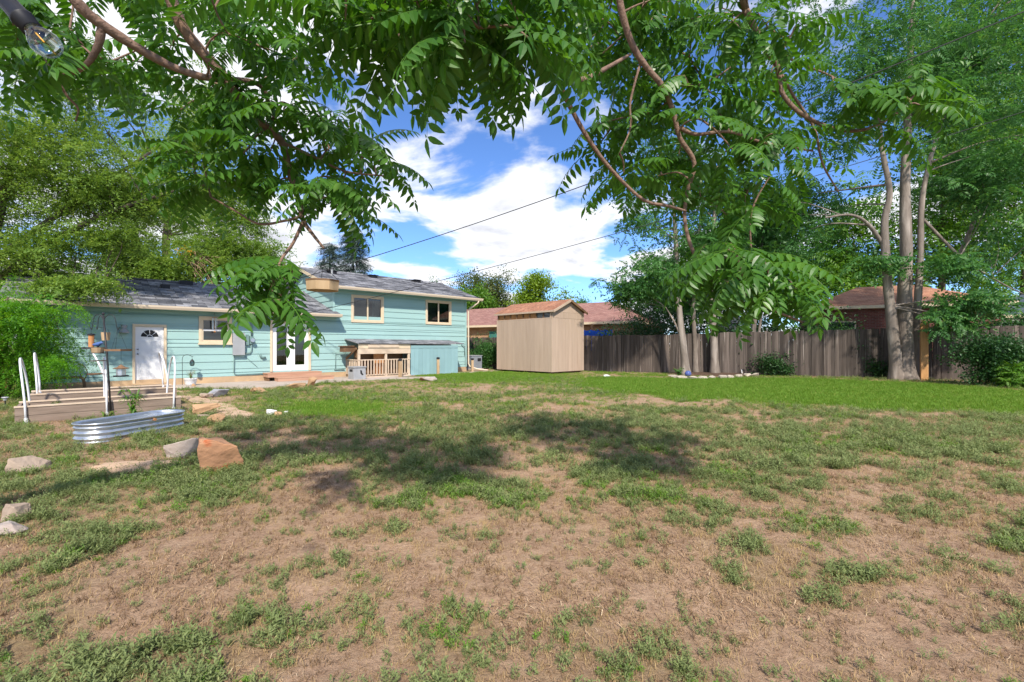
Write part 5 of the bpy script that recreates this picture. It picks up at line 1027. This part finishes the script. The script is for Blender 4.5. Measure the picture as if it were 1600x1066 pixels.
shrub(1010, 560, (3.2,1.4,1.6), 420, mt['darkleaf'], 'dark hedge just beyond the fence left of the slim trunks', 66, 'broad', .9, Vector((8.6, 25.6, 0)), (1.1,1.7), 'hedge')

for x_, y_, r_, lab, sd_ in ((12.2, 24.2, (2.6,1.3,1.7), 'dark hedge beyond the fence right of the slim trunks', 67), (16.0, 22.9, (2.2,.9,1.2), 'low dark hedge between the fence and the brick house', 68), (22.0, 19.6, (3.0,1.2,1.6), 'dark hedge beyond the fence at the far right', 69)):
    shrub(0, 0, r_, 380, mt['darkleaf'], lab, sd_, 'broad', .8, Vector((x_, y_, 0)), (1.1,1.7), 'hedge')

# ================================================================== FOREGROUND TREE: trunk behind the viewer, boughs overhead
random.seed(77)
fb = Vector((-4.3, .7, 0)); fg = empty('overhanging_tree', fb, 0, 'tree whose leafy boughs with long pinnate leaves hang down into the top of the picture', 'tree')
fork = Vector((-3.95, 1.0, 3.1)); skel = []
def branch(pts, r0, r1, name='branch', sm=5, sk=True):
    q = smooth([Vector(p) for p in pts], sm); n = len(q); m = MB(); rr = [(r0+(r1-r0)*i/(n-1))*rnd(.93,1.08) for i in range(n)]
    m.tube([p-fb for p in q], rr, 8); m.build(name, mt['fgbark'], fg, True)
    if sk:
        for p in q: skel.append(p)
    return q
branch([fb+Vector((0,0,-.2)), fb+Vector((.05,.05,1.4)), fork], .20, .14, 'trunk', 6, False)
def T(l): return [P(*a) for a in l]
b1 = T([(105,-14,2.6),(150,32,2.7),(250,95,2.95),(320,121,3.1),(400,130,3.3),(420,160,3.4),(428,185,3.45)])
b2 = T([(262,-14,2.9),(290,50,3.0),(340,108,3.15),(400,183,3.3),(440,222,3.4),(452,268,3.45),(468,320,3.5),(474,345,3.5),(490,368,3.45),(506,388,3.4)])
b3 = T([(803,-20,2.6),(813,40,2.7),(835,85,2.8),(870,115,2.95),(910,125,3.1),(950,105,3.2),(985,85,3.3)])
b4 = T([(962,-40,3.15),(972,20,3.22),(988,70,3.3),(1010,105,3.35),(1035,135,3.4),(1052,175,3.45),(1062,215,3.5),(1085,255,3.55),(1074,300,3.6),(1070,345,3.6),(1084,395,3.55),(1112,430,3.5),(1150,446,3.45),(1195,478,3.4),(1255,504,3.3)])
b5 = T([(1165,15,3.4),(1190,65,3.45),(1215,105,3.5),(1222,145,3.5),(1255,180,3.5),(1310,203,3.5),(1360,200,3.45),(1410,170,3.4),(1435,138,3.35)])
main = [fork, Vector((-2.9,1.3,4.1)), Vector((-1.1,1.8,4.55)), Vector((0,2.2,4.4))]
branch(main+[b3[0]], .10, .045, 'bough', 6, False); branch([Vector((0,2.2,4.4)), Vector((.9,2.75,4.6)), Vector((1.5,3.2,4.3)), b5[0]], .05, .026, 'bough', 6, False)
branch([fork, Vector((-3.4,1.8,3.75)), b1[0]], .07, .038, 'bough', 6, False); branch([fork, Vector((-3.1,1.9,4.2)), b2[0]], .08, .040, 'bough', 6, False)
branch(b1, .036, .009); branch(b2, .040, .009); branch(b3, .042, .010); branch([Vector((0,2.2,4.4)), Vector((.45,2.7,4.4)), b4[0]], .04, .027, 'bough', 6, False); branch(b4, .026, .008); branch(b5, .024, .007)
branch(T([(160,38,2.72),(152,75,2.75),(130,105,2.78),(88,122,2.8)]), .024, .012); branch(T([(88,122,2.8),(105,150,2.85),(122,170,2.9),(118,190,2.9)]), .009, .005)
branch(T([(472,338,3.5),(445,345,3.5),(405,350,3.5),(365,328,3.45),(330,308,3.4)]), .012, .006); branch(T([(474,345,3.5),(458,380,3.3),(440,405,3.05),(428,440,2.85),(420,478,2.75)]), .013, .006)
branch(T([(440,222,3.4),(490,245,3.45),(540,268,3.5),(600,275,3.55)]), .013, .006); branch(T([(400,132,3.3),(450,100,3.4),(500,60,3.5)]), .010, .005)
branch(T([(868,118,2.95),(890,165,3.1),(918,215,3.2),(955,265,3.3),(1005,312,3.4),(1045,322,3.45),(1072,330,3.5)]), .018, .009); branch(T([(835,85,2.8),(780,60,2.7),(720,70,2.55),(640,90,2.4)]), .014, .006); branch(T([(815,45,2.7),(740,15,2.4),(620,-5,2.2),(540,-10,2.1)]), .014, .006)
branch(T([(1062,200,3.5),(1088,210,3.55),(1140,206,3.6),(1190,222,3.65),(1270,236,3.7)]), .016, .008); branch(T([(1215,105,3.5),(1240,150,3.55),(1272,200,3.6),(1285,255,3.6),(1310,300,3.6)]), .012, .006); branch(T([(1084,395,3.55),(1110,405,3.55),(1150,400,3.6)]), .010, .005)
branch(T([(1000,100,3.35),(985,160,3.4),(985,200,3.4),(968,240,3.4)]), .010, .005); branch(T([(1190,65,3.45),(1240,95,3.5),(1290,115,3.5),(1310,125,3.5)]), .010, .005); branch(T([(1035,135,3.4),(1100,130,3.5),(1150,100,3.55)]), .010, .005)
# shoots in the parts of the air that the canopy fills
def inpoly(x, y, pg):
    c = False; j = len(pg)-1
    for i in range(len(pg)):
        if (pg[i][1] > y) != (pg[j][1] > y) and x < (pg[j][0]-pg[i][0])*(y-pg[i][1])/(pg[j][1]-pg[i][1])+pg[i][0]: c = not c
        j = i
    return c
REG = [([(-60,-60),(330,-60),(480,30),(530,150),(430,190),(330,190),(230,160),(100,140),(-60,120)], 2.7, 4.3, 50), ([(300,130),(520,170),(620,265),(610,300),(540,330),(430,300),(330,230)], 3.1, 4.0, 30), ([(410,425),(440,400),(462,425),(458,465),(440,482),(415,470)], 2.75, 3.15, 12),
       ([(490,-70),(900,-70),(860,105),(790,115),(720,85),(640,95),(580,70),(510,10)], 2.0, 2.9, 40), ([(900,-50),(1280,-50),(1250,180),(1240,270),(1130,370),(1050,340),(920,290),(900,180)], 3.2, 4.6, 84), ([(1060,370),(1180,370),(1260,470),(1230,485),(1150,460),(1090,430)], 3.1, 4.0, 24), ([(1290,100),(1440,110),(1470,200),(1390,210),(1290,180)], 3.2, 3.8, 9),
       ([(200,190),(330,230),(330,300),(250,260)], 3.2, 3.9, 5)]
sites = []
for pg, ya, yb, n in REG:
    xs = [p[0] for p in pg]; ys = [p[1] for p in pg]; k = 0
    while k < n:
        x, y = rnd(min(xs), max(xs)), rnd(min(ys), max(ys))
        if inpoly(x, y, pg): sites.append(P(x, y, rnd(ya, yb))); k += 1
tw = MB(); leaves = []
sites.sort(key=lambda p: min((p-s).length for s in skel))
for p in sites:
    s = min(skel, key=lambda a: (a-p).length); mid = s.lerp(p, .5)+Vector((rnd(-.06,.06), rnd(-.06,.06), rnd(-.02,.08)))*min(1, (p-s).length*2); q = smooth([s, mid, p], 5); n = len(q)
    MB().tube([a-fb for a in q], [.0085+(.0045-.0085)*i/(n-1) for i in range(n)], 5, 0, False).build('twig', mt['fgbark'], fg, True); skel.extend(q[3::3])
    dr = (p-s); dr.z *= .3; az0 = math.atan2(dr.y, dr.x)
    for k in range(random.choice((4,5,5,6))):
        pq = q[-1-(k % 3)]; hx, hy = 800+pq.x/pq.y*FPX, HZ-(pq.z-CH)/pq.y*FPX
        az_, el_, sz_ = az0+rnd(-2.4,2.4), rnd(-.55,.35), rnd(.75,1.12); clear = False
        for fr in (0, .25, .5, .75, 1):                    # the air round the hanging tray is clear
            e_ = pq+Vector((math.cos(az_)*.9, math.sin(az_)*.9, math.sin(el_)-.55*fr))*.5*sz_*fr; hx, hy = 800+e_.x/e_.y*FPX, HZ-(e_.z-CH)/e_.y*FPX
            if 458 < hx < 560 and 372 < hy < 490: clear = True
        if not clear: leaves.append((pq, az_, el_, sz_))
LV = []
for k in range(10):
    random.seed(300+k); m = MB(); compound_leaf(m, (0,0,0), (1,0,.05), rnd(.40,.52), random.choice((6,7,7,8)), rnd(.105,.128), rnd(.042,.050), 2, rnd(.7,1.6), rnd(.45,1.0), 0, True, 1); LV.append(m)
lme = [m.mesh('leaf', [mt['fgleaf'], mt['brightleaf']]) for m in LV]
random.seed(78)
camp = Vector((0,0,CH)); leaves.sort(key=lambda l: (l[0]-camp).length/l[3]); rest = MB()
for i, (p, az, el, s) in enumerate(leaves):
    v = random.randrange(10); px_ = 800+p.x/p.y*FPX; py_ = HZ-(p.z-CH)/p.y*FPX
    if i < 300: inst('leaf', lme[v], fg, p-fb, (rnd(-.3,.3), -el, az), (s, s, s))
    else:
        mx = Matrix.Translation(p-fb) @ Euler((rnd(-.3,.3), -el, az)).to_matrix().to_4x4() @ Matrix.Scale(s, 4); n = len(rest.v)
        rest.v += [tuple(mx @ Vector(q)) for q in LV[v].v]; rest.f += [tuple(j+n for j in f) for f in LV[v].f]; rest.m += LV[v].m
if rest.f: o = rest.build('foliage', [mt['fgleaf'], mt['brightleaf']], fg); o['kind'] = 'stuff'

# hanging octagonal tray under the bough
hp = P(506, 388, 3.4); q = P(504, 447, 3.4); t = empty('hanging_tray', q, .3, 'octagonal wooden tray hanging by wires from the overhanging bough', 'bird feeder'); r = .118; m = MB(); m.lathe([(.001,-.035),(r,-.035),(r*1.04,.03),(r*.97,.03),(r*.95,-.02),(.001,-.02)], 8); m.build('tray', mt['postwood'], t); m = MB(); m.lathe([(r*.99,.0305),(r*1.06,.0305),(r*1.06,.042),(r*.93,.042),(r*.93,.0305)], 8); m.build('rim', mt['brownwood'], t); m = MB()
for k in range(3): m.tube([(math.cos(k*2.09)*r, math.sin(k*2.09)*r, .04), Vector(hp-q)*.55], .0016, 4)
m.tube([Vector(hp-q)*.55, Vector(hp-q)], .0018, 4); t.rotation_euler = (0,0,0); m.build('wires', mt['black'], t)
# string light bulb at the upper left
s0, s1, s2 = P(12,4,.98), P(50,46,.97), P(82,80,.97); ax = (s2-s0).normalized(); t = empty('string_light', s0, 0, 'clear filament bulb in a black socket hanging from a cord at the upper left corner', 'light bulb')
rotm = ax.to_track_quat('Z', 'Y')
def lax(prof, name, mat, par, sm=True, n=18):
    m = MB(); m.lathe(prof, n); m.v = [tuple(rotm @ Vector(p)) for p in m.v]; return m.build(name, mat, par, sm)
LS = (s1-s0).length; LB = (s2-s1).length
lax([(.001,-.015),(.014,-.013),(.018,.0),(.019,LS*.55),(.0215,LS*.56),(.0215,LS*.62),(.0195,LS*.64),(.0195,LS),(.001,LS)], 'socket', mt['blackplastic'], t)
bl = lax([(.0165,LS+.0005),(.019,LS+LB*.15),(.0255,LS+LB*.42),(.0285,LS+LB*.62),(.026,LS+LB*.80),(.018,LS+LB*.93),(.008,LS+LB*.99),(.001,LS+LB)], 'bulb', mt['bulbglass'], t)
fm = bpy.data.materials.new('amber_filament'); fm.use_nodes = True; fm.node_tree.nodes['Principled BSDF'].inputs['Base Color'].default_value = (.9,.42,.03,1); fm.node_tree.nodes['Principled BSDF'].inputs['Roughness'].default_value = .5
lax([(.001,LS+.002),(.0016,LS+.003),(.0016,LS+LB*.55),(.001,LS+LB*.56)], 'filament', fm, bl, True, 6)
m = MB(); m.tube(smooth([P(-60,-60,1.0), P(-5,-18,.99), P(14,6,.98), P(28,-18,.99), P(60,-70,1.02), Vector((-1.2,1.0,2.6)), Vector((-2.2,1.1,3.5)), Vector((-2.9,1.3,4.05))], 6), .0045, 6); m.v = [tuple(Vector(p)-s0) for p in m.v]; m.build('cord', mt['blackplastic'], t, True)

# ================================================================== WEEDS, GRASS, LITTER
def tuft_weed(seed, h=.085, n=7):
    random.seed(seed); m = MB()
    for k in range(n):
        a = rnd(0,6.28); t = rnd(.1,.9); d = Vector((math.cos(a)*t, math.sin(a)*t, 1)).normalized(); L = h*rnd(.6,1.2); b = Vector((rnd(-.03,.03), rnd(-.03,.03), -.008))
        m.add([b, b+Vector((.002,0,0)), b+d*L], [(0,1,2)])
        for j in range(8):
            f = .2+.8*j/7; p = b+d*L*f; c = rnd(0,6.28); leaflet(m, p, Vector((math.cos(c), math.sin(c), rnd(.2,1.0))), Vector((0,0,1)), .026*rnd(.7,1.3), .008, 0, .2, 0, 1)
    return m
def tuft_grass(seed, h=.07, n=16, w=.005, spread=.035, lean=.6):
    random.seed(seed); m = MB()
    for k in range(n):
        a = rnd(0,6.28); b = Vector((rnd(-spread,spread), rnd(-spread,spread), -.006)); o = Vector((math.cos(a), math.sin(a), 0)); sd_ = Vector((-o.y, o.x, 0))*w/2; L = h*rnd(.5,1.2); l = rnd(.1, lean)
        p1 = b+Vector((0,0,L*.55))+o*L*l*.3; p2 = b+Vector((0,0,L*.9))+o*L*l
        m.add([b-sd_, b+sd_, p1+sd_*.8, p1-sd_*.8, p2], [(0,1,2,3),(3,2,4)])
    return m
def tuft_litter(seed, n=9):
    random.seed(seed); m = MB()
    for k in range(n):
        a = rnd(0,6.28); o = Vector((math.cos(a), math.sin(a), 0)); s_ = Vector((-o.y, o.x, 0))*rnd(.0006,.0016); b = Vector((rnd(-.06,.06), rnd(-.06,.06), rnd(.001,.006))); L = rnd(.01,.045); c = s_*rnd(-4,4)
        p1 = b+o*L*.5+c+Vector((0,0,rnd(0,.012))); p2 = b+o*L+Vector((0,0,rnd(-.002,.012)))
        m.add([b-s_, b+s_, p1+s_, p1-s_, p2+s_*.5, p2-s_*.5], [(0,1,2,3),(3,2,4,5)])
    return m
def sample(ya, yb, dens, marg=1.25):
    n = int(dens*2.25*marg*(yb*yb-ya*ya)/2); y = np.sqrt(RNG.uniform(ya*ya, yb*yb, n)); x = RNG.uniform(-1.125*marg, 1.125*marg, n)*y; return x, y
def blocked(x, y):
    """keep plants off the patio, the beds, the house and the shed"""
    dx, dy = x-HO.x, y-HO.y; s = dx*U.x+dy*U.y; d = dx*V.x+dy*V.y
    front = np.interp(s, [-1.2,-.9,1.0,2.2,4.4,6.2,8.2,9.3,9.4,15], [.1,1.0,2.0,3.4,2.8,2.5,3.1,3.4,1.45,1.1])
    k = (s > -1.1) & (s < 15.2) & (d > -front+.05)
    k |= (d > -.05)&(s > -3.1)&(s < 14)
    a, b = x-sc.x, y-sc.y; s2 = a*U.x+b*U.y; d2 = a*V.x+b*V.y; k |= (s2 > -.02)&(s2 < SW)&(d2 > -.02)&(d2 < SD)
    a, b = x-bc.x, y-bc.y; e1 = a*E1.x+b*E1.y; e2 = a*E2.x+b*E2.y; k |= (e1 > -.02)&(e1 < 2.7)&(e2 > -.02)&(e2 < 2.3)
    a, b = x+5.95, y-7.15; k |= (np.abs(a*.25+b*.97) < .75)&(np.abs(-a*.97+b*.25) < .30)
    # behind the back fence
    k |= ((x-FA.x)*(-fd.y)+(y-FA.y)*fd.x > -.03)
    return k
def put(name, lab, temps, zones, prob, sclr, mat, tilt=.18, kindscale=None):
    X, Y, Z_ = [], [], []
    for ya, yb, dens, sm in zones:
        x, y = sample(ya, yb, dens); w, l = region(x, y); p = prob(x, y, w, l); k = (RNG.random(len(x)) < p) & ~blocked(x, y); X.append(x[k]); Y.append(y[k]); Z_.append(np.full(k.sum(), sm)*np.clip(.65+.5*p[k], .5, 1.2))
    x = np.concatenate(X); y = np.concatenate(Y); s = np.concatenate(Z_); n = len(x); print(name, n)
    o = scatter(name, temps, np.stack([x, y, gz(x, y)], -1), np.stack([RNG.normal(0,tilt,n), RNG.normal(0,tilt,n), RNG.uniform(0,6.28,n)], -1), s*RNG.uniform(sclr[0], sclr[1], n), mat); tag(o, lab, kind='stuff'); return o
put('weeds', 'grey green weeds growing in patches over the yard', [tuft_weed(500+k) for k in range(6)], [(1.2, 5, 620, .8), (5, 10, 270, 1.05), (10, 20, 80, 1.4)], lambda x, y, w, l: np.maximum(w, .10)*np.clip(1.15-l*1.2, 0, 1)*np.clip(fbm(x, y, 6, 71, 2)*2.4-.5, 0, 1), (.6, 1.35), mt['weed'])
put('bright_weeds', 'fresh green weeds scattered among the dull ones', [tuft_weed(540+k, .07, 6) for k in range(5)], [(1.2, 5, 260, .85), (5, 10, 130, 1.0), (10, 20, 40, 1.4)], lambda x, y, w, l: w*np.clip(1.1-l, 0, 1)*np.clip(fbm(x, y, 1.7, 91, 3)*4-1.9, 0, 1), (.6, 1.3), mt['weedbright'])
put('dry_grass', 'thin dry tan grass stubble between the weeds', [tuft_grass(560+k, .05, 9, .0028, .04, .9) for k in range(5)], [(1.2, 5, 620, .85), (5, 11, 300, 1.05), (11, 22, 80, 1.4)], lambda x, y, w, l: np.clip(.30+.6*w*(1-w)*2.2, 0, 1)*np.clip(1.1-l*.75, 0, 1), (.6, 1.3), mt['dry'])
put('lawn_grass', 'bright green lawn grass along the back of the yard', [tuft_grass(580+k, .065, 22, .0055, .07, .8) for k in range(5)], [(5, 10, 160, 1.0), (10, 26, 190, 1.15)], lambda x, y, w, l: l, (.7, 1.3), mt['lawn'])
put('straw_litter', 'straw and bark litter strewn on the bare earth', [tuft_litter(600+k) for k in range(6)], [(1.2, 5, 480, 1.0), (5, 9, 200, 1.4)], lambda x, y, w, l: np.clip(1-.6*w, 0, 1)*np.clip(1-l, 0, 1)*np.clip(fbm(x, y, 2.5, 33, 3)*2-.35, .1, 1), (.6, 1.5), mt['litter'], .05)
put('stubble', 'short dark brown stubble of dead weeds on the bare earth', [tuft_grass(620+k, .045, 8, .0035, .02, 1.0) for k in range(5)], [(1.2, 5, 330, .85), (5, 9, 160, 1.1)], lambda x, y, w, l: np.clip(1.1-w, 0, 1)*np.clip(1-l, 0, 1)*np.clip(fbm(x, y, 3.1, 133, 3)*3-1.0, 0, 1), (.5, 1.2), leafmat('dead_stubble', (.13,.08,.045), (.24,.16,.09), (.32,.24,.13), trans=.1, rough=.9, spec=.1), .3)
